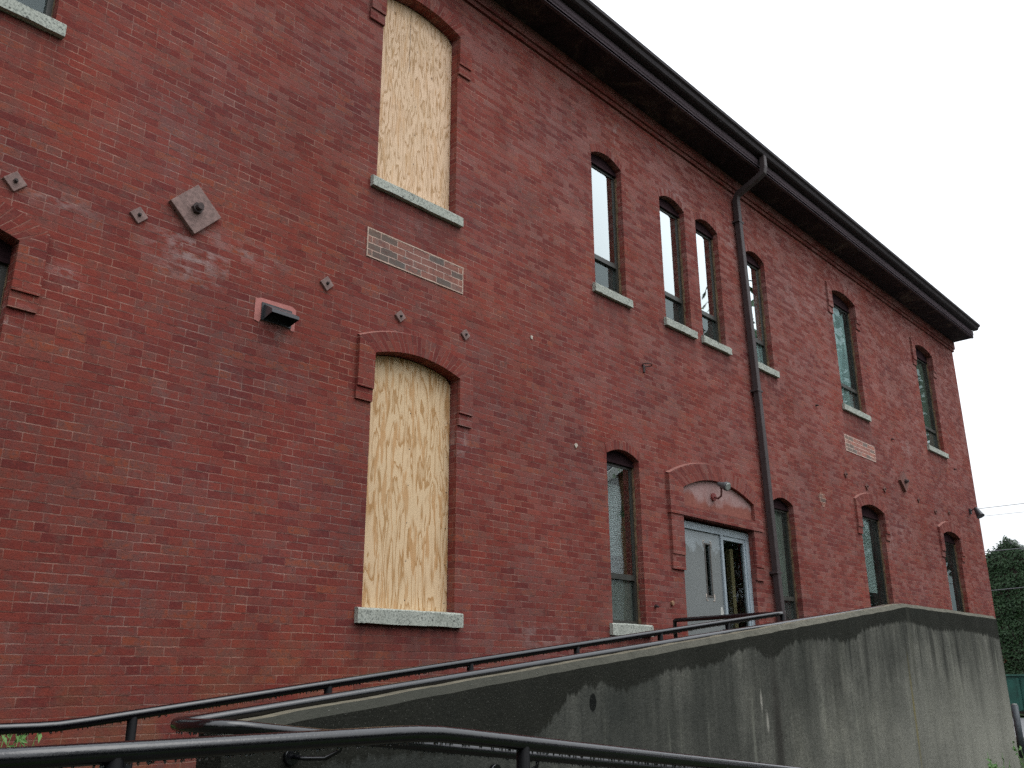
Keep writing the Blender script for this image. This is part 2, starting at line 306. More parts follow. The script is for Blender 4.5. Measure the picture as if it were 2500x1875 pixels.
        def spot(pu, pv, ru, rv, col, am, soft=.85):
            dx = N.math('DIVIDE', N.math('SUBTRACT', u, pu), ru); dz = N.math('DIVIDE', N.math('SUBTRACT', v, pv), rv)
            d = N.math('SQRT', N.math('ADD', N.math('MULTIPLY', dx, dx), N.math('MULTIPLY', dz, dz)))
            d = N.math('ADD', d, N.math('MULTIPLY', N.math('SUBTRACT', N.noise(uv, 9, 3, .6), .5), .5)); return N.mix(N.rng(d, 1, soft, 0, am), c, col)
        c = spot(4.41, .20, .036, .052, c4(.010, .011, .010), 1)
        c = spot(6.40, .46, .022, .085, c4(.36, .34, .30), .9, .4); c = spot(6.47, .62, .022, .085, c4(.36, .34, .30), .9, .4)
        c = spot(6.62, .75, .10, .75, c4(.035, .032, .028), .85, .3)
        c = spot(9.36, 1.0, .035, .65, c4(.20, .16, .05), .75, .2)
        c = spot(9.52, .4, .07, .5, c4(.08, .08, .065), .6, .3)
    if light != 1.0: c = N.mix(1.0, c, c4(light, light*.97, light*.86), 'MULTIPLY')
    c = N.mix(N.rng(N.noise(uv, 28, 5, .75), .42, .62, 0, .42), c, N.mix(.55, c, c4(.01, .01, .01))); c = N.mix(N.rng(N.noise(N.mapping(uv, (1, 1, 1), (3, 9, 0)), 110, 3, .7), .60, .70, 0, .35), c, c4(.30, .29, .26))
    return N.fin(c, .9, N.bump(N.noise(uv, 45, 4, .7), .6, .008), .08)
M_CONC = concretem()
def copingm():
    N = NM('coping_concrete'); ob = N.coord('Object'); s = N.new('ShaderNodeSeparateXYZ'); N.lk(ob, s.inputs[0])
    c = N.ramp(N.noise(ob, 18, 5, .7), [(.3, (.085, .082, .066)), (.55, (.130, .124, .100)), (.75, (.17, .16, .13))])
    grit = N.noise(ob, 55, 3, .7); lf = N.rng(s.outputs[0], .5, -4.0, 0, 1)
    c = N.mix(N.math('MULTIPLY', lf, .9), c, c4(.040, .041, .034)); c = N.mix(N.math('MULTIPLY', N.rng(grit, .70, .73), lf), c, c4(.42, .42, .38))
    return N.fin(c, .95, N.bump(grit, .8, .012), .04)
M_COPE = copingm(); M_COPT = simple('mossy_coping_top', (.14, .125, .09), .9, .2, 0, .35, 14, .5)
M_SLAB = concretem('ramp_concrete', False, .35)
def plywood(name, base, dark, lines, orange, knots, seed, gx=2.6, gz=.42):
    N = NM(name); uv = N.coord('UV'); mp = N.mapping(uv, (gx, gz, 1), (seed, seed*.7, 0))
    v = N.noise(mp, 2.2, 3.2, .52, .35); v2 = N.noise(N.mapping(uv, (40, 1.1, 1), (seed, 0, 0)), 3, 4, .7)
    vv = N.math('ADD', N.math('MULTIPLY', v, lines), N.math('MULTIPLY', v2, .35))
    fr = N.math('FRACT', vv)
    ringc = N.ramp(fr, [(0, base), (.45, base), (.72, tuple(a*.55+b*.45 for a, b in zip(base, dark))), (.84, dark), (.95, dark), (1, base)])
    pt = N.noise(N.mapping(uv, (gx*1.7, gz*1.3, 1), (seed+5, 2, 0)), 3.2, 3, .55, .4)
    c = N.mix(N.rng(pt, .56, .60, 0, orange), ringc, c4(.58, .33, .15))
    c = N.mix(N.rng(N.noise(N.mapping(uv, (60, 2.2, 1)), 4, 3, .7), .4, .7, 0, .22), c, c4(*dark))
    c = N.mix(N.rng(N.noise(uv, 1.7, 4, .6), .4, .75, 0, .22), c, c4(.55, .42, .25))
    if knots:
        vo = N.new('ShaderNodeTexVoronoi'); N.lk(N.mapping(uv, (1, .7, 1), (seed, 1, 0)), vo.inputs['Vector']); vo.inputs['Scale'].default_value = 5.2
        c = N.mix(N.rng(vo.outputs['Distance'], .10, .055, 0, .75), c, c4(.22, .12, .06)); c = N.mix(N.rng(N.noise(uv, 4.5, 4, .65), .60, .75, 0, .5), c, c4(.40, .25, .14))
    N.bump(v2, .2, .002)
    return N.fin(c, .75, N.bump(v2, .25, .003), .25)
M_PLY1 = plywood('plywood_lower', (.76, .55, .34), (.46, .25, .10), 8.5, .9, False, 3.3, 3.0, .46)
M_PLY2 = plywood('plywood_upper', (.80, .57, .39), (.44, .26, .13), 11, .45, True, 9.1, 3.4, .50)
M_EDGE = simple('plywood_edge', (.45, .30, .16), .8, .2, 0, .3, 60)
def glassm(name, tint=(.80, .93, .93), refl=3.2, dirt=0.0):
    N = NM(name); N.n.remove(N.p); out = N.n['Material Output']
    g = N.new('ShaderNodeBsdfGlossy'); g.inputs['Color'].default_value = c4(*tint); g.inputs['Roughness'].default_value = .015
    t = N.new('ShaderNodeBsdfTransparent'); t.inputs['Color'].default_value = c4(.80, .87, .85)
    fr = N.new('ShaderNodeFresnel'); fr.inputs['IOR'].default_value = 1.5
    ob = N.coord('Object'); nb = N.bump(N.noise(ob, 1.1, 2, .5), .06, .03); N.lk(nb, g.inputs['Normal'])
    f = N.math('MULTIPLY', fr.outputs[0], refl, clamp=True); f = N.math('MINIMUM', f, .9)
    m = N.new('ShaderNodeMixShader'); N.lk(f, m.inputs[0]); N.lk(t.outputs[0], m.inputs[1]); N.lk(g.outputs[0], m.inputs[2]); last = m.outputs[0]
    if dirt:
        d = N.new('ShaderNodeBsdfDiffuse'); d.inputs['Color'].default_value = c4(.38, .44, .42); m2 = N.new('ShaderNodeMixShader')
        N.lk(N.rng(N.noise(ob, 2.5, 4, .6), .35, .75, dirt*.3, dirt), m2.inputs[0]); N.lk(last, m2.inputs[1]); N.lk(d.outputs[0], m2.inputs[2]); last = m2.outputs[0]
    N.lk(last, out.inputs[0]); return N.m
M_GLASS = glassm('window_glass', (.92, 1, 1), refl=6.2); M_GLASSLOW = glassm('dusty_glass', refl=1.5, dirt=.12); M_GLASSC = glassm('old_glass', (.6, .75, .75), refl=.75, dirt=.05); M_GLASSD = glassm('dark_door_glass', (.6, .68, .75), refl=.9)
M_BLIND_REFL = simple('pale_blind_or_reflection', (.62, .70, .68), .8, .3, 0, .12, 3)
M_CURT = simple('greenish_curtain', (.42, .54, .54), .9, .2, 0, .4, 1.2, 0, (3, 3, .6))
M_CURTD = simple('dark_olive_curtain', (.13, .16, .12), .9, .2, 0, .45, 1.2, 0, (3, 3, .6)); M_SCREEN = simple('grey_insect_screen', (.27, .27, .235), .9, .2, 0, .15, 3)
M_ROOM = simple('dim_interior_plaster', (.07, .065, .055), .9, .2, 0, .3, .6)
M_STUD = simple('mirrored_post_tan', (.36, .27, .14), .7, .3, 0, .2, 4)
M_STUDB = simple('brown_chimney_brick', (.20, .11, .06), .85, .2, 0, .3, 3)
M_PATCHP = simple('pink_mortar_patch', (.44, .175, .155), .85, .2, 0, .15, 12, .3)
M_METALG = simple('grey_galvanised_metal', (.20, .20, .215), .4, .5, .5, .2, 12)
M_BLACKM = simple('black_painted_metal', (.022, .024, .028), .45, .5, 0, .3, 10)
M_LENS = simple('frosted_lamp_glass', (.33, .34, .32), .2, .6, 0, .1, 20)
M_ROOFS = simple('dark_roof_shingle', (.04, .04, .045), .8, .3, 0, .4, 10)
M_COPPER = simple('aged_brass', (.36, .20, .12), .5, .5, .4, .3, 40)
M_SPALL = simple('pale_spalled_brick', (.50, .44, .37), .9, .2, 0, .3, 60)

# ------------------------------------------------------------------ the brick building
B = empty('brick_building', (0, 0, 0), 'long two-storey red brick building with arched windows and dark eaves', 'building')
XL, XR, ZT, DEP = -6.0, 23.36, 9.6, 11.0
def arch_pts(x0, x1, zs, rise, n=14):
    xc, hw = (x0+x1)/2, (x1-x0)/2
    return [(x0+(x1-x0)*i/n, zs+rise*(1-((x0+(x1-x0)*i/n-xc)/hw)**2)) for i in range(n+1)]
# openings: x0, x1, z0(hole bottom), z spring, rise
OP = dict(
 UA=(-3.5, -2.4, 6.30, 8.66, .10), UL=(.79, 1.89, 6.30, 8.66, .10), UB=(5.04, 6.14, 6.30, 8.68, .10),
 LA=(-3.5, -2.4, 2.07, 4.49, .10), LL=(.80, 1.90, 2.07, 4.49, .10), LB=(5.09, 6.205, 2.07, 4.49, .10),
 W1=(8.63, 9.31, 6.28, 8.30, .105), W2=(10.25, 10.92, 6.28, 8.29, .105), W3=(11.235, 11.90, 6.28, 8.285, .105), W4=(12.775, 13.44, 6.28, 8.285, .105),
 W5=(16.12, 17.19, 6.28, 8.645, .10), W6=(20.48, 21.57, 6.28, 8.68, .10),
 G1=(8.725, 9.40, 2.06, 4.15, .09), G2=(12.94, 13.62, 2.06, 4.12, .09), G3=(16.25, 17.33, 2.06, 4.445, .10), G4=(20.5, 21.57, 2.06, 4.41, .10),
 DR=(10.31, 12.19, 1.38, 3.575, 0))
NARROW = ('W1', 'W2', 'W3', 'W4', 'G1', 'G2')
def outline(k):
    x0, x1, z0, zs, r = OP[k]
    top = arch_pts(x0, x1, zs, r) if r else [(x0, zs), (x1, zs)]
    return [(x0, z0), (x1, z0)] + top[::-1]
m = MB()
holes = [outline(k) for k in OP]
outer = [(XL, -.6), (XR, -.6), (XR, ZT), (XL, ZT)]
polys = [[Vector((p[0], p[1], 0)) for p in q] for q in [outer]+holes]; flat = [p for q in polys for p in q]
for t in tessellate_polygon(polys):
    a, b, c = [flat[i] for i in t]
    if (b-a).cross(c-a).z < 0: b, c = c, b
    m.face([(a.x, 0, a.y), (b.x, 0, b.y), (c.x, 0, c.y)])
for k in OP:
    q = outline(k); n = len(q)
    for i in range(n):
        p, r_ = q[i], q[(i+1) % n]; dy = .36
        if abs(p[0]-r_[0]) < 1e-4: uv = [(p[0]+.07, p[1]), (r_[0]+.07, r_[1]), (r_[0]+.07+dy, r_[1]), (p[0]+.07+dy, p[1])]
        else: uv = [(0, p[0]), (0, r_[0]), (dy, r_[0]), (dy, p[0])]
        m.face([(p[0], 0, p[1]), (r_[0], 0, r_[1]), (r_[0], dy, r_[1]), (p[0], dy, p[1])], uv)
        if k == 'DR': pass
# side, back and inner faces
m.face([(XR, 0, -.6), (XR, DEP, -.6), (XR, DEP, ZT), (XR, 0, ZT)]); m.face([(XR, 0, ZT), (XR, DEP, ZT), (XR, DEP/2, ZT+2.6)])
m.face([(XL, DEP, -.6), (XL, 0, -.6), (XL, 0, ZT), (XL, DEP, ZT)]); m.face([(XL, DEP, ZT), (XL, 0, ZT), (XL, DEP/2, ZT+2.6)])
m.face([(XR, DEP, -.6), (XL, DEP, -.6), (XL, DEP, ZT), (XR, DEP, ZT)])
m.build('wall', M_BRICK, B)
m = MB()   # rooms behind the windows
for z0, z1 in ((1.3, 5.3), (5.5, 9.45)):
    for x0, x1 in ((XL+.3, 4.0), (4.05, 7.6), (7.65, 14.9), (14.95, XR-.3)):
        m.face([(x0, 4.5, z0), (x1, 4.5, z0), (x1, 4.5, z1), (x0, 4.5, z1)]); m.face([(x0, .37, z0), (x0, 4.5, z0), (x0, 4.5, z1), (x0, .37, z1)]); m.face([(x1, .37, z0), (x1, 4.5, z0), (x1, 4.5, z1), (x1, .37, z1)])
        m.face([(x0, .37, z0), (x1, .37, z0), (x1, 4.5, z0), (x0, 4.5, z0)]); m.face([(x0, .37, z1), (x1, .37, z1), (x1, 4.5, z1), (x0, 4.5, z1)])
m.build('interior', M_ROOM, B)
# corbelled brick bands, soffit, fascia, gutter, roof
m = MB(); m.box(XL, XR+.035, -.035, .01, 9.275, 9.345); m.box(XL, XR+.06, -.062, .01, 9.345, 9.53); m.build('corbel_band', brick_mat('band_brick', header_every=1000, dark=.8), B)
m = MB(); m.box(XL, XR+.03, -.535, .3, 9.525, 9.56); m.build('soffit', M_SOFFIT, B)
m = MB(); m.prism([(-.535, 9.515), (-.535, 9.585), (-.548, 9.60), (-.548, 9.69), (-.49, 9.69), (-.49, 9.515)], 'x', XL, XR+.03); fa = m.build('fascia', M_FASCIA, B)
m = MB()
gp = [(-.545, 9.70), (-.640, 9.70), (-.665, 9.715), (-.685, 9.765), (-.72, 9.785), (-.728, 9.825), (-.716, 9.825), (-.708, 9.795), (-.672, 9.775), (-.650, 9.728), (-.552, 9.715)]
for a_, b_ in [(XL, -1.), (-1., 5.), (5., 11.1), (11.1, 17.2), (17.2, XR+.05)]: m.prism(gp, 'x', a_+.004, b_)
for xs in (-1., 5., 11.1, 17.2): m.box(xs-.03, xs+.034, -.650, -.54, 9.694, 9.70)
gt = m.build('gutter', M_EAVE, B)
m = MB(); ry = DEP/2
m.face([(XL-.1, -.60, 9.80), (XR+.05, -.60, 9.80), (XR+.05, ry, 12.45), (XL-.1, ry, 12.45)]); m.face([(XL-.1, ry, 12.45), (XR+.05, ry, 12.45), (XR+.05, DEP+.6, 9.80), (XL-.1, DEP+.6, 9.80)])
m.face([(XL-.1, -.60, 9.70), (XR+.05, -.60, 9.70), (XR+.05, -.60, 9.80), (XL-.1, -.60, 9.80)]); m.build('roof', M_ROOFS, B)
m = MB()
for s in (0,): m.prism([(-.6, 9.70), (ry, 12.35), (DEP+.6, 9.70), (DEP+.6, 9.80), (ry, 12.45), (-.6, 9.80)], 'x', XR+.0, XR+.05)
m.build('barge_board', M_EAVE, B)

def hood(k, parent):
    x0, x1, z0, zs, r = OP[k]; o = .19; d1 = .042; zd, ze = zs-.365, zs-.488; m = MB()
    inn = arch_pts(x0, x1, zs, r, 16); out = arch_pts(x0-o, x1+o, zs+.125, .178, 16)
    al = 0; c = (x0+x1)/2
    for i in range(16):
        a, b, p, q = inn[i], inn[i+1], out[i], out[i+1]; l2 = al+math.hypot(q[0]-p[0], q[1]-p[1])
        m.face([(a[0], -d1, a[1]), (b[0], -d1, b[1]), (q[0], -d1, q[1]), (p[0], -d1, p[1])], [(.01, al), (.01, l2), (.2, l2), (.2, al)])
        m.face([(b[0], -d1, b[1]), (a[0], -d1, a[1]), (a[0], .004, a[1]), (b[0], .004, b[1])], [(0, l2), (0, al), (.05, al), (.05, l2)])
        # sloping mortar wash on top of the hood
        e, g = (p[0], p[1]+.022), (q[0], q[1]+.022)
        m.face([(p[0], -d1, p[1]), (q[0], -d1, q[1]), (g[0], .002, g[1]), (e[0], .002, e[1])], mi=1); al = l2
    for sx, xa, xb in ((0, x0-o, x0), (1, x1, x1+o)):
        zt_in, zt_out = zs, zs+.125; za, zb = (zt_out, zt_in) if sx == 0 else (zt_in, zt_out)
        m.face([(xa, -d1, zd), (xb, -d1, zd), (xb, -d1, zb), (xa, -d1, za)])
        m.face([(xa, .004, zd), (xa, -d1, zd), (xa, -d1, za), (xa, .004, za)]); m.face([(xb, -d1, zd), (xb, .004, zd), (xb, .004, zb), (xb, -d1, zb)])
        m.face([(xa, .004, zd), (xb, .004, zd), (xb, -d1, zd), (xa, -d1, zd)])
        m.box(xa-.004 if sx == 0 else xa, xb+.004 if sx else xb, -.024, .004, ze, zd-.001)
    return m.build('hood_mould', [M_ARCH, M_WASH], parent)
M_WASH = simple('mortar_wash', (.26, .115, .095), .9, .2, 0, .3, 20)
def flat_arch(k, parent):
    x0, x1, z0, zs, r = OP[k]; m = MB(); inn = arch_pts(x0, x1, zs, r, 14); out = arch_pts(x0-.03, x1+.03, zs+.11, r+.01, 14); al = random.random()
    for i in range(14):
        a, b, p, q = inn[i], inn[i+1], out[i], out[i+1]; l2 = al+math.hypot(q[0]-p[0], q[1]-p[1])
        m.face([(a[0], -.004, a[1]), (b[0], -.004, b[1]), (q[0], -.004, q[1]), (p[0], -.004, p[1])], [(.01, al), (.01, l2), (.11, l2), (.11, al)])
        m.face([(b[0], -.004, b[1]), (a[0], -.004, a[1]), (a[0], .004, a[1]), (b[0], .004, b[1])]); m.face([(p[0], -.004, p[1]), (q[0], -.004, q[1]), (q[0], .004, q[1]), (p[0], .004, p[1])]); al = l2
    return m.build('brick_arch', M_ARCH, parent)
def sill(k, parent, ztop, zbot, ol=.075, orr=.075):
    x0, x1 = OP[k][:2]; m = MB(); n = 10; X0, X1 = x0-ol, x1+orr; y0 = -.05
    rr = random.Random(hash(k) % 1000 if False else int(x0*100))
    prof = lambda t: [(y0, zbot), (y0, ztop-.012), (y0+.012, ztop), (.12, ztop+.018), (.12, zbot)]
    st = []
    for i in range(n+1):
        j = 0 if i in (0, n) else 1
        pr_ = [(y+rr.uniform(-.004, .004)*j, z+rr.uniform(-.004, .004)*j) for y, z in prof(0)]; st.append([(X0+(X1-X0)*i/n, y, z) for y, z in pr_])
    for i in range(n):
        for a in range(5): b = (a+1) % 5; m.face([st[i][a], st[i+1][a], st[i+1][b], st[i][b]])
    m.face(st[0][::-1]); m.face(st[-1]); return m.build('sill', M_GRAN, parent, weld=True)
def arch_fill(m, x0, x1, zb, zs, r, y, ins=0, mi=0):
    top = arch_pts(x0+ins, x1-ins, zs, r, 14); poly = [(x0+ins, zb), (x1-ins, zb)] + top[::-1]
    for t in tessellate_polygon([[Vector((p[0], p[1], 0)) for p in poly]]):
        a, b, c = [poly[i] for i in t]
        if (b[0]-a[0])*(c[1]-a[1])-(b[1]-a[1])*(c[0]-a[0]) < 0: b, c = c, b
        m.face([(a[0], y, a[1]), (b[0], y, b[1]), (c[0], y, c[1])], mi=mi)
    return poly
SILLZ = lambda k: (6.352, 6.238) if k[0] in 'UW' else (2.135, 2.003)
def glazed(k, zhead, zrail, lower='glass', inside=None, glass=None):
    x0, x1, z0, zs, r = OP[k]; zt, zb = SILLZ(k); y = .115
    m = MB(); fw = .045
    m.box(x0, x0+fw, y, y+.09, zt, zhead); m.box(x1-fw, x1, y, y+.09, zt, zhead); m.box(x0+fw, x1-fw, y, y+.09, zhead-.045, zhead); m.box(x0+fw, x1-fw, y, y+.09, zt, zt+.05)
    m.box(x0+fw, x1-fw, y-.004, y+.06, zrail-.035, zrail+.03)                          # meeting rail
    m.box(x0+fw, x0+fw+.025, y+.045, y+.085, zrail, zhead-.04); m.box(x1-fw-.025, x1-fw, y+.045, y+.085, zrail, zhead-.04)
    fr = m.build('window', M_FRAME, B)
    g = MB(); g.face([(x0+.03, y+.012, zrail), (x1-.03, y+.012, zrail), (x1-.03, y+.012, zhead-.03), (x0+.03, y+.012, zhead-.03)]); g.build('pane', glass or M_GLASS, fr)
    g = MB(); g.face([(x0+.03, y+.032, zt+.04), (x1-.03, y+.032, zt+.04), (x1-.03, y+.032, zrail), (x0+.03, y+.032, zrail)]); g.build('pane', M_GLASSLOW, fr)
    p = MB(); pl = arch_fill(p, x0, x1, zhead, zs, r, y-.022); p.face([(x0, y-.022, zhead), (x1, y-.022, zhead), (x1, y+.05, zhead), (x0, y+.05, zhead)]); p.box(x0, x1, y-.034, y-.022, zhead-.012, zhead+.022); p.build('spandrel_panel', M_PANEL, fr)
    s = MB(); zz_ = zt; rr = random.Random(int(x0*10+z0))
    while zz_ < zs-.03:
        z2 = min(zs-.01, zz_+rr.uniform(.05, .14)); s.face([(x1-.003, y-.005-rr.uniform(.012, .04), zz_), (x1-.003, y, zz_), (x1-.003, y, z2), (x1-.003, y-.005-rr.uniform(.012, .04), z2)]); zz_ = z2
    s.build('sealant', M_SEAL, fr)
    sill(k, fr, zt, zb, .065, .07)
    if k in NARROW: flat_arch(k, fr)
    else: hood(k, fr)
    if lower == 'screen': q = MB(); q.face([(x0+.03, y+.05, zt+.04), (x1-.03, y+.05, zt+.04), (x1-.03, y+.05, zrail), (x0+.03, y+.05, zrail)]); q.build('insect_screen', M_SCREEN, fr)
    if inside:
        mat, za, zb_, xa, xb, fold = inside; q = MB(); n = 40; w_ = (xb-xa)
        if fold:
            for i in range(n):
                a, b = xa+w_*i/n, xa+w_*(i+1)/n; ya, yb = [.178+.02*math.sin(t*fold) for t in (i, i+1)]
                q.face([(a, ya, za), (b, yb, za), (b, yb, zb_), (a, ya, zb_)], sm=True)
        else:
            zz_ = za
            while zz_ < zb_: q.face([(xa, .165, zz_), (xb, .165, zz_), (xb, .185, zz_+.026), (xa, .185, zz_+.026)]); zz_ += .025
        q.build('curtain' if fold else 'blind_or_reflection', mat, fr)
    return fr
def boarded(k, mat, seam=None, bump_in=.0):
    x0, x1, z0, zs, r = OP[k]; zt, zb = SILLZ(k); y = .105
    m = MB(); top = arch_pts(x0+.004, x1-.004, zs-.0, r-.012, 16)
    top[0] = (top[0][0], zs-.03); top[-1] = (top[-1][0], zs-.05); poly = [(x0+.004, zt), (x1-.004, zt)] + top[::-1]
    for t in tessellate_polygon([[Vector((p[0], p[1], 0)) for p in poly]]): m.face([(poly[i][0], y, poly[i][1]) for i in t])
    for i in range(len(poly)):
        p, q = poly[i], poly[(i+1) % len(poly)]; m.face([(p[0], y, p[1]), (q[0], y, q[1]), (q[0], y+.018, q[1]), (p[0], y+.018, p[1])], mi=1)
    fr = m.build('boarded_window', [mat, M_EDGE], B)
    s = MB(); rr = random.Random(3)                                  # screws along the edges
    zs_ = zt+.1
    while zs_ < zs-.1:
        for xx in (x0+.04, x1-.04, (x0+x1)/2+.02): s = MB(); s.tube([(xx+rr.uniform(-.01, .01), y-.002, zs_), (xx, y+.004, zs_)], .005, 8); s.build('screw', M_BOLT, fr)
        zs_ += .36
    if seam: s = MB(); s.box(seam, seam+.004, y-.001, y+.002, zs-.75, zs+r-.02); s.build('board_seam', M_BOLT, fr)
    sill(k, fr, zt, zb, .075, .075); hood(k, fr); return fr
boarded('LB', M_PLY1)['label'] = 'window boarded with boldly grained plywood'
boarded('UB', M_PLY2, 5.50)['label'] = 'window boarded with knotty pale plywood'
for k in ('UA', 'UL', 'LA', 'LL'): glazed(k, OP[k][3]-.13, 6.9 if k[0] == 'U' else 2.75)
glazed('W1', 8.245, 6.85); glazed('W2', 8.24, 6.84); glazed('W3', 8.24, 6.84); glazed('W4', 8.24, 6.84, inside=(M_CURT, 6.4, 7.75, 12.8, 13.42, .8))
glazed('W5', 8.53, 6.84, glass=M_GLASSC, inside=(M_CURT, 6.4, 8.5, 16.15, 17.05, .55)); glazed('W6', 8.55, 6.86, glass=M_GLASSC, inside=(M_CURTD, 6.4, 8.5, 20.5, 21.5, .7))
glazed('G1', 4.09, 2.70, 'screen', (M_BLIND_REFL, 2.95, 3.80, 8.76, 9.22, 0)); glazed('G2', 4.06, 2.68, glass=M_GLASSC, inside=(M_SCREEN, 2.72, 4.05, 12.97, 13.6, .25))  # G1's slats stand in for pale siding reflected in the glass
glazed('G3', 4.35, 2.45, glass=M_GLASSC, inside=(M_BLIND_REFL, 2.98, 4.3, 16.28, 17.05, 0)); glazed('G4', 4.32, 2.45, glass=M_GLASSC, inside=(M_CURT, 2.1, 3.7, 20.53, 21.08, .5))

# infill brick patches, one part each
def infill(x0, x1, z0, z1, nm='infill_patch', mat=None, mm=None):
    m = MB(); m.box(x0, x1, -.006, .004, z0, z1); o = m.build(nm, mat or M_INFILL, B)
    for p in o.data.polygons:
        for li in p.loop_indices:
            u = o.data.uv_layers[0].data[li]; u.uv = (u.uv[0]-x0+.06, (u.uv[1]-z0)*COURSE*4/(z1-z0)+.001)
    f = MB(); t = .011
    f.box(x0-t, x1+t, -.009, .004, z1, z1+t); f.box(x0-t, x1+t, -.009, .004, z0-t, z0); f.box(x0-t, x0, -.009, .004, z0, z1); f.box(x1, x1+t, -.009, .004, z0, z1)
    f.build('mortar_border', mm or simple('fresh_mortar', (.50, .37, .30), .9, .2, 0, .25, 30), o); return o
infill(4.965, 6.25, 5.475, 5.765); infill(15.99, 17.33, 5.46, 5.745, mat=brick_mat('pale_infill_brick', wash=False, fresh=True, header_every=1000, dark=1.45), mm=simple('pale_mortar', (.62, .46, .40), .9))
m = MB(); rr = random.Random(5)
pg = [(14.62+.13*math.cos(a)+rr.uniform(-.03, .03), 4.38+.12*math.sin(a)+rr.uniform(-.02, .02)) for a in [i*math.pi/3.5 for i in range(7)]]
m.prism([(p[0]+.12, p[1]) for p in pg], 'y', -.004, .004); m.build('patched_hole', M_INFILL, B)

# ------------------------------------------------------------------ doorway
m = MB()
y = .06
def alu(x0, x1, z0, z1, y0=.06, y1=.13): m.box(x0, x1, y0, y1, z0, z1)
alu(10.32, 10.385, 1.40, 3.44); alu(12.095, 12.185, 1.40, 3.44); alu(10.32, 12.185, 3.44, 3.535); alu(11.40, 11.455, 1.40, 3.44); m.box(12.045, 12.095, .075, .12, 1.40, 3.44); m.box(11.455, 12.045, .075, .12, 3.38, 3.44); m.box(11.455, 12.045, .075, .12, 1.40, 1.55)
door = m.build('entrance_door', M_ALU, B); door['label'] = 'grey metal door in pale aluminium frame with glass sidelight'
m = MB(); x0, x1, lz0, lz1 = 10.995, 11.115, 2.585, 3.27
for a in ((10.39, x0, 1.41, 3.435), (x1, 11.395, 1.41, 3.435), (x0, x1, 1.41, lz0), (x0, x1, lz1, 3.435)): m.box(a[0], a[1], .085, .125, a[2], a[3])
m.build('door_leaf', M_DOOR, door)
m = MB(); m.face([(x0, .10, lz0), (x1, .10, lz0), (x1, .10, lz1), (x0, .10, lz1)]); m.build('vision_panel', M_GLASSD, door)
m = MB(); t = .02
for a in ((x0-t, x1+t, lz0-t, lz0), (x0-t, x1+t, lz1, lz1+t), (x0-t, x0, lz0, lz1), (x1, x1+t, lz0, lz1)): m.box(a[0], a[1], .078, .085, a[2], a[3])
m.build('vision_panel_trim', simple('brown_trim', (.11, .10, .09), .5), door)
m = MB()
for (cx, cz, sx, sz) in ((x0-.045, lz1+.03, -1, 1), (x1+.045, lz1+.03, 1, 1), (x0-.045, lz0-.05, -1, -1), (x1+.045, lz0-.05, 1, -1)):
    pts = [(cx-sx*.04, cz+sz*.015), (cx-sx*.01, cz+sz*.02), (cx, cz), (cx, cz-sz*.07)]
    m = MB(); m.tube([(p[0], .083, p[1]) for p in pts], .006, 6); m.build('tape_mark', M_TAPE, door)
m = MB(); m.prism([(11.27, 2.27), (11.33, 2.27), (11.37, 2.38), (11.34, 2.45), (11.30, 2.44), (11.29, 2.33), (11.26, 2.31)], 'y', .079, .086); m.build('lock_patch', M_WHITE, door)
m = MB(); m.tube([(11.33, .085, 2.15), (11.33, .03, 2.15), (11.33, .03, 1.95), (11.33, .085, 1.95)], .012, 8); m.build('door_handle', M_METALG, door)
m = MB(); m.face([(11.455, .10, 1.55), (12.045, .10, 1.55), (12.045, .10, 3.38), (11.455, .10, 3.38)]); m.build('sidelight', M_GLASSD, door)
m = MB(); m.box(11.86, 11.95, .20, .27, 1.38, 3.30); m.build('mirrored_post', M_STUD, door)  # solid bar standing in for a column mirrored in the sidelight
m = MB(); d1 = .055   # hood, lintel band and side brackets in projecting brick
inn = arch_pts(10.33, 12.23, 3.955, .205, 18); out = arch_pts(10.00, 12.44, 4.095, .285, 18); al = 0
for i in range(18):
    a, b, p, q = inn[i], inn[i+1], out[i], out[i+1]; l2 = al+math.hypot(q[0]-p[0], q[1]-p[1])
    m.face([(a[0], -d1, a[1]), (b[0], -d1, b[1]), (q[0], -d1, q[1]), (p[0], -d1, p[1])], [(.01, al), (.01, l2), (.22, l2), (.22, al)])
    m.face([(b[0], -d1, b[1]), (a[0], -d1, a[1]), (a[0], .004, a[1]), (b[0], .004, b[1])], [(0, l2), (0, al), (.05, al), (.05, l2)])
    m.face([(p[0], -d1, p[1]), (q[0], -d1, q[1]), (q[0], .002, q[1]+.02), (p[0], .002, p[1]+.02)], mi=1); al = l2
for xa, xb, za, zb in ((10.00, 10.33, 4.095, 3.955), (12.23, 12.44, 3.955, 4.095)):
    m.face([(xa, -d1, 3.71), (xb, -d1, 3.71), (xb, -d1, zb), (xa, -d1, za)]); m.face([(xa, .004, 3.71), (xa, -d1, 3.71), (xa, -d1, za), (xa, .004, za)]); m.face([(xb, -d1, 3.71), (xb, .004, 3.71), (xb, .004, zb), (xb, -d1, zb)])
m.box(9.998, 12.46, -d1-.002, .004, 3.575, 3.71)
for xa, xb in ((10.02, 10.31), (12.19, 12.42)):
    m.box(xa, xb, -.042, .004, 3.05, 3.574); m.box(xa-.004, xb+.004, -.03, .004, 2.86, 3.049)
M_DRH = brick_mat('door_hood_brick', header_every=1000)
m.build('hood_mould', [M_DRH, M_WASH], door)
m = MB(); poly = [(10.335, 3.711), (12.225, 3.711)] + arch_pts(10.335, 12.225, 3.955, .2, 16)[::-1]
m.prism(poly, 'y', -.003, .003)
N_ = NM('limewashed_brick')
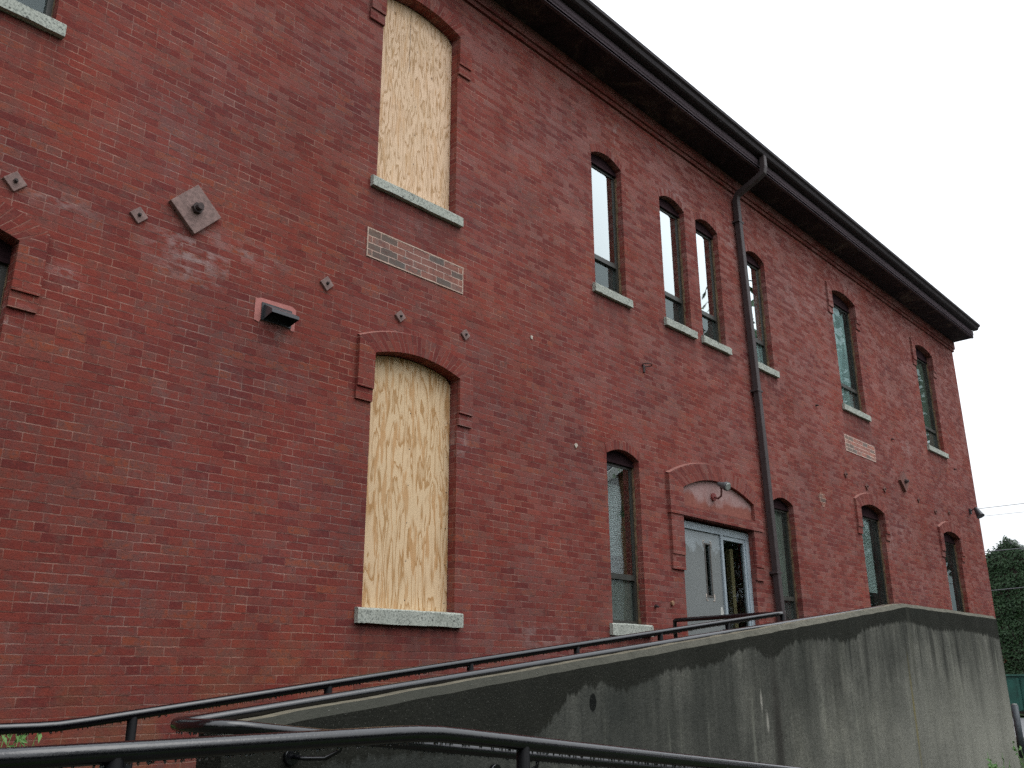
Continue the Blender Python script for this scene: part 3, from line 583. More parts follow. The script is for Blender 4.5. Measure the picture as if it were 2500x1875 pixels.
def tymp():
    N = NM('limewashed_tympanum'); ob = N.coord('Object'); s = N.new('ShaderNodeSeparateXYZ'); N.lk(ob, s.inputs[0])
    e = N.math('ADD', s.outputs[2], N.math('MULTIPLY', N.math('SUBTRACT', N.noise(ob, 3.5, 4, .6), .5), .5))
    c = N.ramp(N.noise(ob, 14, 4, .65), [(.3, (.21, .065, .048)), (.7, (.28, .10, .075))]); c = N.mix(N.rng(e, 3.83, 3.93, 0, .8), c, N.mix(N.noise(ob, 9, 4, .6), c4(.30, .16, .15), c4(.42, .31, .30)))
    return N.fin(c, .85, N.bump(N.noise(ob, 40, 3, .6), .5, .006), .3)
m.build('tympanum', tymp(), door)

# ------------------------------------------------------------------ things fixed to the wall
M_IRONR = simple('red_painted_iron', (.17, .075, .062), .75, .3, 0, .35, 24, .4)
def plate(name, cx, cz, hd, label, group, proud=.02, rot=0.0, boltr=None):
    root = empty(name, (cx, 0, cz), label, 'wall anchor', group)
    m = MB(); a = [math.pi/2*i+rot for i in range(4)]; m.prism([(cx+hd*math.cos(t), cz+hd*math.sin(t)) for t in a], 'y', -proud, 0.0)
    bevel(m.build('plate', M_IRON if cx < 10 else M_IRONR, root, weld=True), .003)
    br_ = boltr or hd*.17; m = MB()
    m.prism([(cx+br_*1.25*math.cos(t), cz+br_*1.25*math.sin(t)) for t in [i*math.pi/3 for i in range(6)]], 'y', -proud-br_*.9, -proud+.001); m.tube([(cx, -proud, cz), (cx, -proud-br_*2.0, cz)], br_*.75, 10)
    m.build('bolt', M_BOLT, root, weld=True); return root
plate('anchor_plate', 3.165, 5.243, .226, 'large square iron anchor plate set as a diamond, left part of wall', 'large diamond anchor plates', .045, .03)
plate('anchor_plate', 18.60, 5.255, .215, 'large diamond iron anchor plate right of the brick infill patch near the far corner', 'large diamond anchor plates', .06)
G = 'small diamond anchor plates'
for cx, cz, hd, lb in ((1.812, 4.935, .082, 'small diamond anchor plate nearest the left edge of the photo'), (2.715, 5.02, .074, 'small diamond anchor plate just left of the large diamond plate'),
    (4.512, 5.02, .074, 'small diamond anchor plate above and right of the vent hood'), (5.40, 4.955, .066, 'small diamond anchor plate just above the hood of the boarded ground window'), (6.30, 5.01, .066, 'small diamond anchor plate right of and above the boarded ground window'),
    (15.82, 4.98, .07, 'small anchor plate left of and below the far infill patch'), (16.72, 4.89, .07, 'small anchor plate above the hood of the second last ground window'), (17.58, 4.96, .07, 'small anchor plate just left of the far large diamond plate'),
    (19.37, 4.99, .06, 'small anchor plate just right of the far large diamond plate'), (20.31, 4.87, .06, 'small anchor plate above left of the last ground window'), (21.17, 4.95, .06, 'small anchor plate above right of the last ground window')):
    plate('anchor_plate', cx, cz, hd, lb, G, .022)
G = 'small rusty bolts in the wall'
def bolt(cx, cz, lb, r=.018):
    m = MB(); m.prism([(cx+r*math.cos(t), cz+r*math.sin(t)) for t in [i*math.pi/3 for i in range(6)]], 'y', -.03, 0); m.tube([(cx, -.03, cz), (cx, -.055, cz-.01)], r*.6, 8)
    tag(m.build('wall_bolt', M_BOLT, None, base=(cx, 0, cz), weld=True), lb, 'bolt', G)
bolt(18.33, 6.09, 'small dark bolt in the brick between the last two upper windows'); bolt(22.03, 6.06, 'small dark bolt in the brick below right of the last upper window'); bolt(14.90, 6.07, 'small dark bolt left of the second last upper window sill'); bolt(9.60, 2.37, 'small dark bolt between ground window and grey door', .02)
m = MB(); m.prism([(9.965+.028*math.cos(t), 2.425+.032*math.sin(t)) for t in [i*math.pi/6 for i in range(12)]], 'y', -.03, 0)
o = m.build('door_bell', M_COPPER, None, base=(9.975, 0, 2.425), weld=True); tag(bevel(o, .012, 4), 'round brass coloured button on brick left of grey door', 'button')
for cx, cz, lb in ((7.365, 5.28, 'pale chip in the brick right of the small anchor plates'), (8.13, 4.135, 'pale chip in the brick left of the narrow ground window')):
    m = MB(); rr = random.Random(int(cx*100)); m.prism([(cx+rr.uniform(.014, .03)*math.cos(t), cz+rr.uniform(.018, .038)*math.sin(t)) for t in [i*math.pi/4 for i in range(8)]], 'y', -.012, 0)
    tag(m.build('mortar_lump', M_SPALL, None, base=(cx, 0, cz), weld=True), lb, 'mortar lump', 'pale lumps on the wall')
# pipe hook between narrow windows
m = MB(); m.tube([(9.62+.07*math.cos(t), -.06+.06*math.sin(t), 5.49) for t in [i*math.pi/10 for i in range(21)]], .007, 6, False); m.box(9.60, 9.64, -.012, 0, 5.40, 5.50)
tag(m.build('pipe_clip', M_BOLT, None, base=(9.62, 0, 5.49)), 'empty rusty pipe ring on the brick below the narrow upper windows', 'pipe clip')
# vent hood
V = empty('vent_hood', (4.0, 0, 4.56), 'black metal dryer vent hood on a pink mortar patch', 'vent')
m = MB(); rr = random.Random(2); pc = [(3.80, 4.46), (3.85, 4.45), (3.86, 4.475), (4.16, 4.475), (4.17, 4.455), (4.205, 4.46), (4.21, 4.66), (4.17, 4.685), (3.86, 4.675), (3.80, 4.66)]
m.prism(pc, 'y', -.006, .0); m.build('mortar_patch', M_PATCHP, V)
m = MB(); m.box(3.862, 4.165, -.014, -.006, 4.475, 4.637); m.build('backplate', M_BLACKM, V)
m = MB(); y0, y1 = -.014, -.15; a, b = (3.885, 4.148); 
top = [(a, y0, 4.622), (b, y0, 4.622), (b+.005, y1, 4.545), (a-.005, y1, 4.545)]; lo = [(b+.005, y1, 4.515), (a-.005, y1, 4.515)]
m.face(top); m.face([top[3], top[2], lo[0], lo[1]]); m.face([top[0], top[3], lo[1], (a, y0, 4.485)]); m.face([top[2], top[1], (b, y0, 4.485), lo[0]])
o = m.build('cowl', simple('grey_black_cowl', (.07, .07, .076), .4, .5, .2, .2, 12), V, weld=True); sm = o.modifiers.new('s', 'SOLIDIFY'); sm.thickness = .002
m = MB(); m.box(3.92, 4.11, -.018, -.0145, 4.49, 4.60); m.build('flap', M_BLACKM, V)
# downspout
D = empty('downspout', (12.7, 0, 1.4), 'brown square downspout running from gutter to ramp between narrow windows', 'downspout')
path = [(12.49, 9.10), (12.50, 8.8), (12.555, 7.3), (12.63, 5.5), (12.665, 4.2), (12.70, 2.9), (12.735, 2.2), (12.77, 1.45)]
m = MB(); hw = .052
for i in range(len(path)-1):
    (xa, za), (xb, zb) = path[i], path[i+1]
    c = [[(x-hw, -.125, z), (x+hw, -.125, z), (x+hw, -.03, z), (x-hw, -.03, z)] for x, z in ((xa, za), (xb, zb))]
    for k in range(4): k2 = (k+1) % 4; m.face([c[0][k2], c[0][k], c[1][k], c[1][k2]])
m.face([c[1][0], c[1][1], c[1][2], c[1][3]])
o = m.build('pipe', M_SPOUT, D, weld=True); bevel(o, .012, 3)
m = MB()
def sq(p, nx, d, s=.047):  # square ring at p with in-plane axis nx and direction d
    p = Vector(p); d = Vector(d).normalized(); a = Vector(nx); b = d.cross(a).normalized(); return [p+a*i*s+b*j*s for i, j in ((-1, -1), (1, -1), (1, 1), (-1, 1))]
rings = []; el = [(12.49, -.078, 9.00), (12.49, -.078, 9.12), (12.49, -.12, 9.20), (12.49, -.50, 9.36), (12.49, -.60, 9.42), (12.49, -.62, 9.52), (12.49, -.62, 9.71)]
for i, p in enumerate(el):
    d = Vector(el[min(i+1, len(el)-1)])-Vector(el[max(i-1, 0)]); rings.append(sq(p, (1, 0, 0), d))
for i in range(len(rings)-1):
    for k in range(4): k2 = (k+1) % 4; m.face([rings[i][k], rings[i][k2], rings[i+1][k2], rings[i+1][k]])
o = m.build('elbow', M_SPOUT, D, weld=True); bevel(o, .01, 2)
for x, z in ((12.505, 8.7), (12.62, 5.8), (12.70, 3.0)):
    m = MB(); m.box(x-.085, x+.085, -.130, -.0, z-.015, z+.015); m.build('strap', M_SPOUT, D)
# door lamp
Lm = empty('flood_lamp', (11.17, 0, 3.96), 'grey bullet flood lamp above the grey door', 'lamp')
m = MB(); m.tube([(11.15, -.0, 3.93), (11.15, -.035, 3.93)], .055, 14); m.build('mount', simple('red_painted_box', (.22, .05, .045), .6), Lm)
m = MB(); m.tube([(11.15, -.03, 3.93), (11.15, -.09, 3.90), (11.15, -.14, 3.93), (11.15, -.15, 4.00), (11.15, -.15, 4.07)], .014, 8); m.build('arm', simple('red_painted_arm', (.15, .05, .045), .6), Lm)
a, b = Vector((11.15, -.10, 4.11)), Vector((11.125, -.31, 4.02)); d = (b-a).normalized()
m = MB(); m.tube([a, a+d*.02, a+d*.08, a+d*.14, a+d*.18], [.018, .032, .040, .060, .064], 18); m.build('lamp_body', simple('dark_grey_lamp_body', (.10, .105, .11), .5, .4, 0, .25, 14), Lm)
m = MB(); m.tube([a+d*.181, a+d*.192], [.058, .046], 18); m.build('lens', M_LENS, Lm)
Lm = empty('barn_lamp', (22.78, 0, 5.17), 'small black cone shade lamp near the far corner', 'lamp')
m = MB(); m.box(22.64, 22.72, -.04, 0, 5.10, 5.22); m.build('mount', M_BLACKM, Lm, weld=True)
m = MB(); m.tube([(22.68, -.04, 5.17), (22.62, -.12, 5.20), (22.57, -.18, 5.19)], .012, 8); m.build('arm', M_BLACKM, Lm)
a, b = Vector((22.57, -.17, 5.21)), Vector((22.52, -.27, 5.00)); d = (b-a); m = MB(); m.tube([a, a+d*.15, a+d*.5, a+d*.95, b], [.035, .05, .065, .085, .092], 18); m.build('shade', M_BLACKM, Lm)

# ------------------------------------------------------------------ concrete ramp
R_ = empty('concrete_ramp', (7, -3, 0), 'streaked grey concrete wheelchair ramp rising to the grey door', 'ramp')
def ztop(x): return 1.322+(x-1.93)*(2.197-1.322)/(9.52-1.93) if x < 9.52 else 2.197-(x-9.52)*.0015
m = MB(); xs = [2.045+(9.52-2.045)*i/60 for i in range(61)]+[9.52+(12.42-9.52)*i/20 for i in range(1, 21)]; rr = random.Random(4)
YF, YB, CH = -3.05, -2.86, .038; pr_ = None
for x in xs:
    z = ztop(x)+rr.uniform(-.003, .003); cur = [(x, YF, 0 - .2), (x, YF, z), (x, YF+CH+rr.uniform(-.004, .004), z+CH), (x, YB, z+CH), (x, YB, -.2)]
    if pr_:
        a, b = pr_, cur
        m.face([a[0], b[0], b[1], a[1]], [(a[0][0], a[1][2]+.2), (b[0][0], b[1][2]+.2), (b[0][0], 0), (a[0][0], 0)])
        m.face([a[1], b[1], b[2], a[2]], mi=1); m.face([a[2], b[2], b[3], a[3]], mi=2)
        m.face([a[3], b[3], b[4], a[4]], [(a[0][0]+3, 0), (b[0][0]+3, 0), (b[0][0]+3, 2), (a[0][0]+3, 2)])
    else: m.face(cur[::-1], [(-1+p[1], 1.4-p[2]) for p in cur[::-1]])
    pr_ = cur
m.face(cur, [(p[1], 2.2-p[2]) for p in cur])
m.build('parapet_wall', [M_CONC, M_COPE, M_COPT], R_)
m = MB(); m.box(12.23, 12.42, YB, -.002, -.2, 2.20); m.build('return_wall', M_CONC, R_)
m = MB(); m.box(9.55, 12.228, YB+.001, -.004, -.2, 1.375); m.build('landing', M_SLAB, R_)
m = MB(); m.prism([(1.93, -.2), (9.55, -.2), (9.55, 1.375), (1.93, .50)], 'y', -1.55, YB); m.build('upper_flight', M_SLAB, R_)
m = MB(); m.box(.1, 1.93, -4.45, -1.55, -.2, .50); m.build('lower_landing', M_SLAB, R_)
m = MB(); m.prism([(1.93, -.2), (6.6, -.2), (6.6, .012), (1.93, .50)], 'y', -4.45, YF-.002); m.build('lower_flight', M_SLAB, R_)

# ------------------------------------------------------------------ railings
RR = .0258; M_POST = simple('dull_black_post_paint', (.004, .004, .005), .6, .12)
def drops(path, r, parent, dens=45, seed=1, size=(.0025, .0055)):
    m = MB(); rr = random.Random(seed)
    for i in range(len(path)-1):
        a, b = Vector(path[i]), Vector(path[i+1]); L = (b-a).length
        for k in range(int(L*dens)):
            p = a.lerp(b, rr.random()); s = rr.uniform(*size); p = p-Vector((0, rr.uniform(-.004, .004), r+s*rr.uniform(.1, .9)))
            t = [p+Vector(v)*s for v in ((1,0,0),(0,1,0),(-1,0,0),(0,-1,0),(0,0,1.2),(0,0,-1.5))]
            for f in ((0,1,4),(1,2,4),(2,3,4),(3,0,4),(1,0,5),(2,1,5),(3,2,5),(0,3,5)): m.face([t[j] for j in f], sm=True)
    tag(m.build('water_drops', M_DROP, parent), kind='stuff')
zA = lambda x: 1.335 if x < 1.95 else 1.335+(x-1.95)*.1145
RA = empty('ramp_handrail', (2.3, -1.7, .5), 'black pipe handrail along the building side of the ramp', 'handrail', 'black pipe handrails of the ramp')
XE = 9.557; pA = [(.15, -1.7, 1.335), (1.0, -1.7, 1.335), (1.85, -1.7, 1.335), (1.95, -1.7, 1.338), (2.1, -1.7, zA(2.1)), (4.75, -1.7, zA(4.75)), (9.35, -1.7, zA(9.35)), (9.50, -1.7, 2.20), (9.557, -1.67, 2.203), (9.57, -1.6, 2.203), (9.57, -.9, 2.197), (9.57, -.31, 2.19), (9.57, -.29, 2.18), (9.57, -.29, 1.38)]
m = MB(); m.tube(pA, RR, 14); m.build('rail', M_RAIL, RA)
for px in (1.1, 2.319, 3.53, 4.745, 5.945, 7.145, 8.35, 9.53):
    zb = .5 if px < 1.93 else .5+(px-1.93)*.1148
    m = MB(); m.tube([(px, -1.7, zb-.01), (px, -1.7, zA(px)-.01)], .025, 12); m.build('post', M_POST, RA)
drops(pA[:7], RR, RA, 60, 1)
zB = lambda x: 1.385+(x-1.99)*.1107
RB = empty('parapet_handrail', (2.0, -2.9, .5), 'black pipe handrail along the sloping concrete parapet, looping round its low end', 'handrail', 'black pipe handrails of the ramp')
arc = []
for i in range(7):
    t = math.pi/2*i/6; arc.append((1.93-.05*math.sin(t), -2.93-.05*(1-math.cos(t)), 1.384))
pB = [(9.56, -2.92, zB(9.56)-.006), (6., -2.91, zB(6.)), (3, -2.90, zB(3.)), (2.05, -2.90, zB(2.05)), (1.98, -2.90, 1.384), (1.92, -2.92, 1.383), (1.893, -2.96, 1.382), (1.885, -3.03, 1.382), (1.885, -3.12, 1.382), (1.893, -3.19, 1.382), (1.92, -3.24, 1.381), (1.99, -3.26, 1.376), (2.1, -3.26, 1.362)]
zD = lambda x: 1.360-(x-2.1)*.117
pB += [(3.2, -3.26, zD(3.2)), (4.6, -3.26, zD(4.6)), (6.4, -3.26, zD(6.4)), (6.6, -3.26, zD(6.4))]
m = MB(); m.tube(pB, RR, 14); m.build('rail', M_RAIL, RB)
for px in (2.35, 4.2, 6.0, 7.8, 9.3):
    m = MB(); zt_ = zB(px); m.tube([(px, -2.90, zt_), (px, -2.875, zt_-.05), (px, -2.862, zt_-.07)], .010, 8); m.build('bracket', M_RAIL, RB)
for px in (2.42, 3.64, 4.9, 6.1):
    z_ = zD(px); m = MB(); m.tube([(px+.05, -3.26, z_-.01), (px+.045, -3.25, z_-.055), (px+.01, -3.20, z_-.085), (px-.05, -3.13, z_-.085), (px-.06, -3.06, z_-.08)], .009, 8); m.tube([(px-.06, -3.075, z_-.08), (px-.06, -3.052, z_-.08)], .034, 14); m.build('bracket', M_RAIL, RB)
drops(pB[1:4], RR, RB, 60, 2); drops(pB[4:16], RR, RB, 60, 3)
RC = empty('lower_flight_handrail', (2.4, -4.3, .3), 'nearest thick black pipe handrail, bending down to the right', 'handrail', 'black pipe handrails of the ramp')
zC = lambda x: 1.393 if x < 2.0 else 1.393-(x-2.04)*.1175
pC = [(x_, y_, z_-.003) for x_, y_, z_ in [(.15, -4.3, 1.392), (1.1, -4.3, 1.393), (1.85, -4.3, 1.3945), (1.95, -4.3, 1.393), (2.04, -4.3, 1.388), (2.14, -4.3, 1.377), (3.5, -4.3, 1.377-(3.5-2.14)*.1175), (6.4, -4.3, 1.377-(6.4-2.14)*.1175), (6.6, -4.3, .87)]]
m = MB(); m.tube(pC, .0245, 18); m.build('rail', M_RAIL, RC)
for px in (1.03, 2.426, 3.7, 5.0, 6.3):
    zb = .5 if px < 1.93 else .5-(px-1.93)*.105
    m = MB(); m.tube([(px, -4.3, zb-.01), (px, -4.3, (1.385 if px < 2 else 1.37-(px-2.14)*.1175))], .0228, 14); m.build('post', M_POST, RC)
drops(pC, .0245, RC, 90, 4, (.002, .0048))

# ------------------------------------------------------------------ ground
def groundm():
    N = NM('gravel_and_grass'); ob = N.coord('Object')
    c = N.mix(N.rng(N.noise(ob, .35, 4, .6), .45, .55), N.ramp(N.noise(ob, 60, 4, .7), [(.3, (.025, .025, .022)), (.7, (.065, .062, .056))]), N.ramp(N.noise(ob, 25, 4, .7), [(.3, (.02, .04, .012)), (.7, (.05, .085, .025))]))
    return N.fin(c, .9, N.bump(N.noise(ob, 40, 4, .7), .6, .03), .2)
m = MB(); m.face([(-300, -300, 0), (500, -300, 0), (500, 400, 0), (-300, 400, 0)]); tag(m.build('ground', groundm()), kind='structure')
def asph():
    N = NM('wet_asphalt'); ob = N.coord('Object'); c = N.ramp(N.noise(ob, 30, 4, .7), [(.3, (.10, .10, .105)), (.7, (.17, .17, .175))]); return N.fin(c, .55, N.bump(N.noise(ob, 90, 3, .7), .4, .01), .4)
m = MB(); m.face([(24.2, -60, .004), (39.5, -60, .004), (39.5, 60, .004), (24.2, 60, .004)]); tag(m.build('road', asph()), kind='structure')
m = MB(); m.box(23.9, 24.2, -60, 60, 0, .12); tag(m.build('kerb', M_SLAB), kind='structure')

# ------------------------------------------------------------------ foliage
def leafm(name, a, b, tr=.25):
    N = NM(name); oi = N.coord('Object'); n = N.noise(oi, 2.2, 3, .6); n2 = N.noise(oi, 17, 2, .6)
    c = N.ramp(N.math('ADD', N.math('MULTIPLY', n, .5), N.math('MULTIPLY', n2, .5)), [(.35, a), (.65, b)]); return N.fin(c, .55, None, .3)
M_IVY = leafm('ivy_leaves', (.010, .030, .009), (.022, .055, .016)); M_WEED = leafm('weed_leaves', (.055, .14, .03), (.13, .25, .07)); M_TREE = leafm('tree_leaves', (.02, .045, .012), (.05, .09, .025))
M_RED = leafm('red_leaves', (.09, .02, .015), (.15, .05, .02)); M_BARK = simple('bark', (.08, .06, .045), .9)
def leaf(m, p, d, s, up=None, mi=0, rr=random):
    d = Vector(d).normalized(); a = d.cross(Vector((rr.uniform(-1, 1), rr.uniform(-1, 1), rr.uniform(-1, 1)))).normalized(); b = d.cross(a)
    p = Vector(p); m.face([p-a*s, p-b*s*.45+d*s*.15, p+a*s, p+b*s*.45+d*s*.15], mi=mi)
# ivy-covered gabled house beyond the road
IX, IY, PK = 44.0, 4.85, 7.0
H = empty('ivy_covered_house', (IX+3, IY, 0), 'gabled house front completely covered in dark green ivy beyond the far corner', 'house')
m = MB(); hwid = 4.2; slp = .78; ev = PK-hwid*slp
for a, b in ((IX, IX+8),): m.prism([(IY-hwid, 0), (IY+hwid, 0), (IY+hwid, ev), (IY, PK), (IY-hwid, ev)], 'x', a, b)
m.build('wall', simple('dark_old_brick', (.05, .035, .03), .9), H)
m = MB(); m.prism([(IY-hwid-.3, ev-.22), (IY, PK+.02), (IY+hwid+.3, ev-.22), (IY+hwid+.3, ev-.08), (IY, PK+.14), (IY-hwid-.3, ev-.08)], 'x', IX+.05, IX+8.2); m.build('roof', M_ROOFS, H)
m = MB(); rr = random.Random(11)
for i in range(24000):
    yy = IY+rr.uniform(-hwid-.15, hwid+.15); zmx = PK-abs(yy-IY)*slp+.18+.12*math.sin(yy*7)+rr.uniform(-.1, .1); z_ = rr.uniform(.3, zmx)
    thick = .10+.22*(.5+.5*math.sin(yy*3.1+z_*2.3)*math.sin(z_*4.1-yy*1.7))
    leaf(m, (IX-rr.uniform(0, thick)-.02, yy, z_), (-1, rr.uniform(-.7, .7), rr.uniform(-.2, 1.0)), rr.uniform(.05, .095), rr=rr, mi=1 if ((yy-5.9)**2*3+(z_-2.15)**2*9 < .35 and rr.random() < .6) else 0)
for i in range(2500):
    yy = IY+rr.uniform(-hwid, hwid); z_ = PK-abs(yy-IY)*slp+rr.uniform(.05, .32); leaf(m, (IX+rr.uniform(-.1, 1.5), yy, z_), (-.3, rr.uniform(-1, 1), 1), rr.uniform(.07, .13), rr=rr)
m.build('ivy', [M_IVY, M_RED], H)
def weed(x, y, z0, hgt, n, wd, seed, label, name='weed', leafsize=.035, group='leafy weeds'):
    rr = random.Random(seed); root = empty(name, (x, y, z0), label, 'plant', group); ms, ml = MB(), MB()
    for i in range(n):
        a = rr.uniform(0, 6.28); t = Vector((x+math.cos(a)*wd*rr.random(), y+math.sin(a)*wd*rr.random(), z0+hgt*rr.uniform(.78, 1))); b0 = Vector((x+rr.uniform(-.05, .05), y+rr.uniform(-.05, .05), z0)); mid = b0.lerp(t, .55)+Vector((rr.uniform(-.04, .04), rr.uniform(-.04, .04), 0))
        ms.tube([b0, mid, t], [.005, .004, .002], 5)
        for k in range(14):
            f = rr.uniform(.25, 1); p = (b0.lerp(mid, f/.55) if f < .55 else mid.lerp(t, (f-.55)/.45)); ang = rr.uniform(0, 6.28); L = leafsize*rr.uniform(.7, 1.4); d = Vector((math.cos(ang), math.sin(ang), rr.uniform(-.2, .5))).normalized(); sd_ = d.cross(Vector((0, 0, 1))).normalized()
            leaf(ml, p+d*L*.4, (rr.uniform(-1, 1), -.8, rr.uniform(0, 1)), L*.75, rr=rr)
    ms.build('stems', M_WEED, root); ml.build('leaves', M_WEED, root)
weed(2.00, -.42, 0, 1.30, 110, .42, 1, 'tall green weed against the brick under the handrail at lower left', leafsize=.05)
weed(12.0, -3.35, 0, .86, 16, .28, 2, 'green weed at the foot of the concrete wall near its right end')
weed(10.55, -3.35, 0, .80, 10, .16, 3, 'low green weed peeking up left of the weed at the concrete wall end')
weed(13.1, -3.2, 0, .55, 16, .35, 5, 'green weed just past the end of the concrete wall beside the bollard')

# ------------------------------------------------------------------ beyond the ramp
Bo = empty('bollard', (20.86, -.78, 0), 'grey steel pipe bollard standing right of the concrete wall', 'bollard')
m = MB(); m.tube([(20.86, -.78, -.02), (20.86, -.78, .97)], .064, 18); m.build('post', simple('grey_bollard_paint', (.06, .07, .08), .5, .4, 0, .3, 6), Bo)
m = MB(); m.tube([(20.86, -.78, .97), (20.86, -.78, 1.0)], [.062, .040], 18); m.build('cap', simple('pale_cap', (.22, .23, .22), .7), Bo)
Du = empty('dumpster', (40.6, 4.0, 0), 'dark green metal dumpster in front of the ivy-covered house', 'dumpster')
Mg = simple('dark_green_paint', (.012, .075, .058), .55, .4, 0, .35, 2.5)
m = MB(); m.prism([(7.0, .22), (2.2, .22), (2.0, 1.50), (7.2, 1.50)], 'x', 40.0, 41.8); bevel(m.build('body', Mg, Du, weld=True), .03)
for yy in (2.4, 3.3, 4.2, 5.1, 6.0, 6.8): m = MB(); m.box(39.93, 40.0, yy-.05, yy+.05, .28, 1.42); m.build('rib', Mg, Du)
m = MB(); m.box(39.9, 41.9, 1.95, 7.25, 1.50, 1.56); m.build('lid', simple('dull_green_lid', (.03, .09, .07), .6), Du)
for yy in (2.7, 6.5): m = MB(); m.tube([(40.2, yy-.05, .1), (40.2, yy+.05, .1)], .1, 12); m.build('wheel', M_BLACKM, Du)
Cn = empty('traffic_cone', (33.2, 3.02, 0), 'orange traffic cone half hidden by the concrete wall end', 'traffic cone')
Mo = simple('faded_orange_plastic', (.42, .10, .045), .6, .4, 0, .25, 5)
m = MB(); m.tube([(33.2, 3.02, .04), (33.2, 3.02, .5), (33.2, 3.02, .95)], [.26, .15, .05], 18); m.build('cone', Mo, Cn)
m = MB(); m.box(32.85, 33.55, 2.67, 3.37, .006, .045); m.build('base', M_BLACKM, Cn)
# low pale parking block behind the bollard
m = MB(); m.prism([(-.9, .005), (.9, .005), (.9, .10), (.8, .16), (-.8, .16), (-.9, .10)], 'x', 24.7, 24.9); tag(m.build('parking_block', simple('weathered_white_block', (.28, .28, .26), .8), None, base=(24.8, 0, 0)), 'pale concrete parking block on the road behind the bollard', 'parking block')
# overhead cables
M_CAB = simple('grey_cable', (.14, .14, .15), .6); G = 'overhead cables right of the building'
for (y0, z0, y1, z1, r, lb) in ((3.35, 7.185, -3.5, 7.20, .010, 'topmost thin overhead cable crossing the sky'), (3.25, 6.905, -3.5, 6.87, .007, 'second thin overhead cable crossing the sky'), (3.5, 5.665, -3.5, 5.72, .013, 'overhead cable passing just below the ivy gable peak'), (3.5, 4.32, -3.5, 4.60, .012, 'lowest overhead cable in front of the ivy')):
    m = MB(); n = 16; pts = []
    for i in range(n+1):
        t = -1.2+i/n*3.4; pts.append((35, y0+(y1-y0)*t, z0+(z1-z0)*t+.02*((t-.1)**2)))
    m.tube(pts, r, 6); tag(m.build('overhead_cable', M_CAB, None, base=(35, 0, z0)), lb, 'cable', G)

# ------------------------------------------------------------------ the other side of the yard (seen mirrored in the glass, shades the low sky; hedges added for that)
def tree_proto(x, y, hgt, rad, seed, label):
    rr = random.Random(seed); root = empty('leafy_tree', (x, y, 0), label, 'tree', 'trees across the yard'); mt = MB(); th = hgt*.42
    mt.tube([(x, y, -.1), (x+.1, y, th*.5), (x, y+.1, th), (x, y, hgt*.8)], [.28, .22, .17, .05], 9)
    for i in range(7):
        a = i*.9+rr.uniform(0, .5); z0 = th*rr.uniform(.8, 1.3); mt.tube([(x, y, z0), (x+math.cos(a)*rad*.4, y+math.sin(a)*rad*.4, z0+hgt*.16), (x+math.cos(a)*rad*.75, y+math.sin(a)*rad*.75, z0+hgt*.24)], [.10, .07, .02], 6)
    mt.build('trunk', M_BARK, root); ml = MB()
    cl = [(Vector((rr.gauss(0, .45), rr.gauss(0, .45), rr.uniform(-.8, .9))), rr.uniform(.22, .4)) for i in range(34)]
    for i in range(4200):
        c, r = cl[rr.randrange(34)]; c = c.normalized()*min(c.length, .85); v = Vector((rr.gauss(0, 1), rr.gauss(0, 1), rr.gauss(0, 1))).normalized()*r*rr.uniform(.6, 1)
        p = c+v; leaf(ml, (x+p.x*rad, y+p.y*rad, hgt*.64+p.z*hgt*.38), v, rr.uniform(.10, .2), rr=rr)
    ml.build('crown', M_TREE, root); return root
def tree_copy(root, x, y, rz, sc, label):
    o = root.copy(); COL.objects.link(o); o.location = (x, y, 0); o.rotation_euler = (0, 0, rz); o.scale = (sc, sc, sc); o['label'] = label
    for ch in root.children: c = ch.copy(); COL.objects.link(c); c.parent = o
T1 = tree_proto(-10, -19, 11, 4.6, 1, 'tall leafy tree across the yard, leftmost of its row'); T2 = tree_proto(-3, -21, 9.5, 4.4, 2, 'round leafy tree across the yard, second of its row')
tree_copy(T1, 35.5, -10.5, 1.0, 1.55, 'very tall leafy tree beside the end of the yard, nearer of two'); tree_copy(T2, 46, -10.5, 2.0, 1.85, 'very tall leafy tree beside the end of the yard, farther of two')
rr = random.Random(8)
for i, (x, y) in enumerate([(4, -19), (11, -21), (18, -20), (22, -25), (43, -19), (49, -17), (55, -20), (61, -17), (67, -19), (-15, -12), (-17, -5), (-18, 3)]):
    w_ = ['third', 'fourth', 'fifth', 'sixth', 'seventh', 'eighth', 'ninth', 'tenth', 'eleventh', 'twelfth', 'thirteenth', 'fourteenth'][i]
    tree_copy((T1, T2)[i % 2], x, y, rr.uniform(0, 6), rr.uniform(.85, 1.15), 'leafy tree across the yard, %s of its row' % w_)
Hs = empty('sided_house', (32, -20, 0), 'white clapboard gabled house across the yard with a brown brick chimney', 'house')
def siding():
    N = NM('white_clapboard'); ob = N.coord('Object'); s_ = N.new('ShaderNodeSeparateXYZ'); N.lk(ob, s_.inputs[0]); fr = N.math('FRACT', N.math('MULTIPLY', s_.outputs[2], 6))
    return N.fin(N.ramp(fr, [(0, (.25, .26, .27)), (.12, (.68, .70, .70)), (1, (.76, .78, .78))]), .7)
m = MB(); m.prism([(24, 0), (40, 0), (40, 6.2), (32, 10.6), (24, 6.2)], 'y', -28, -16); m.build('wall', siding(), Hs)
m = MB(); m.prism([(23.5, 5.95), (32, 10.62), (40.5, 5.95), (40.5, 6.2), (32, 10.9), (23.5, 6.2)], 'y', -28.4, -15.5); m.build('roof', M_ROOFS, Hs)
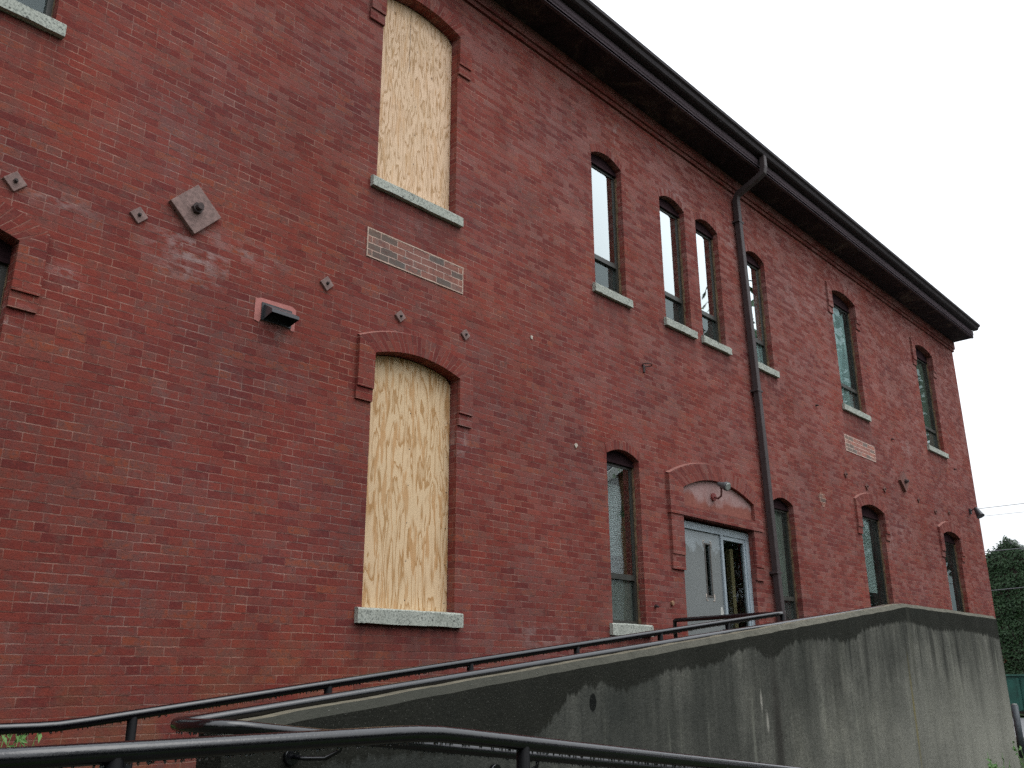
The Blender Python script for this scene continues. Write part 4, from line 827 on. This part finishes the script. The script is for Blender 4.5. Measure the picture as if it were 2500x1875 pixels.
m = MB(); m.prism([(23.45, 5.75), (32, 10.45), (40.55, 5.75), (40.55, 6.1), (32, 10.85), (23.45, 6.1)], 'y', -15.5, -15.42); m.build('rake_board', M_WHITE, Hs)
m = MB(); m.box(31.4, 33.0, -15.99, -15.5, 0, 12); m.build('chimney', M_STUDB, Hs)
for wx in (26, 29, 35.5, 38): m = MB(); m.box(wx-.5, wx+.5, -16.0, -15.95, 3.2, 4.9); m.build('window', M_FRAME, Hs)

def blocker_hedge(x0, x1, y0, y1, hgt, label):  # unseen leaf banks, added to block light from the low sky
    m = MB(); rr = random.Random(int(x0)); ax = x1-x0 > y1-y0; L = (x1-x0) if ax else (y1-y0); n = int(L/.8); k = 7
    def P(i, j): # profile: front face, top, back face
        t = i/n; zz_ = [0, .4, .75, 1, 1, .7, 0][j]*hgt*(1+.06*math.sin(i*.9)+.05*math.sin(i*2.3+j)); w_ = [0, -.1, .05, .3, .7, 1, 1][j]
        return (x0+L*t, y0+(y1-y0)*w_+.12*math.sin(i*1.7+j*2), zz_) if ax else (x0+(x1-x0)*w_+.12*math.sin(i*1.7+j*2), y0+L*t, zz_)
    for i in range(n):
        for j in range(k-1): m.face([P(i, j), P(i+1, j), P(i+1, j+1), P(i, j+1)])
    for i in range(int(L*hgt*14)):
        q = P(rr.uniform(0, n), rr.choice((1, 2, 3, 4, 5))); q = Vector(q)+Vector((rr.uniform(-.4, .4), rr.uniform(-.4, .4), rr.uniform(-.6, .3)*hgt*.4)); leaf(m, q, (rr.uniform(-1, 1), rr.uniform(-1, 1), rr.uniform(-.2, 1)), rr.uniform(.08, .16), rr=rr)
    tag(m.build('blocker_hedge', M_IVY, None, base=((x0+x1)/2, (y0+y1)/2, 0)), label, 'blocker_hedge', 'tall hedges added round the yard to block low light')
blocker_hedge(-24, 72, -29, -27, 6.5, 'long tall dark hedge added unseen along the far side of the yard to block low light'); blocker_hedge(-23, -21, -26, 12, 6.5, 'tall dark hedge added unseen across the left end of the yard to block low light')
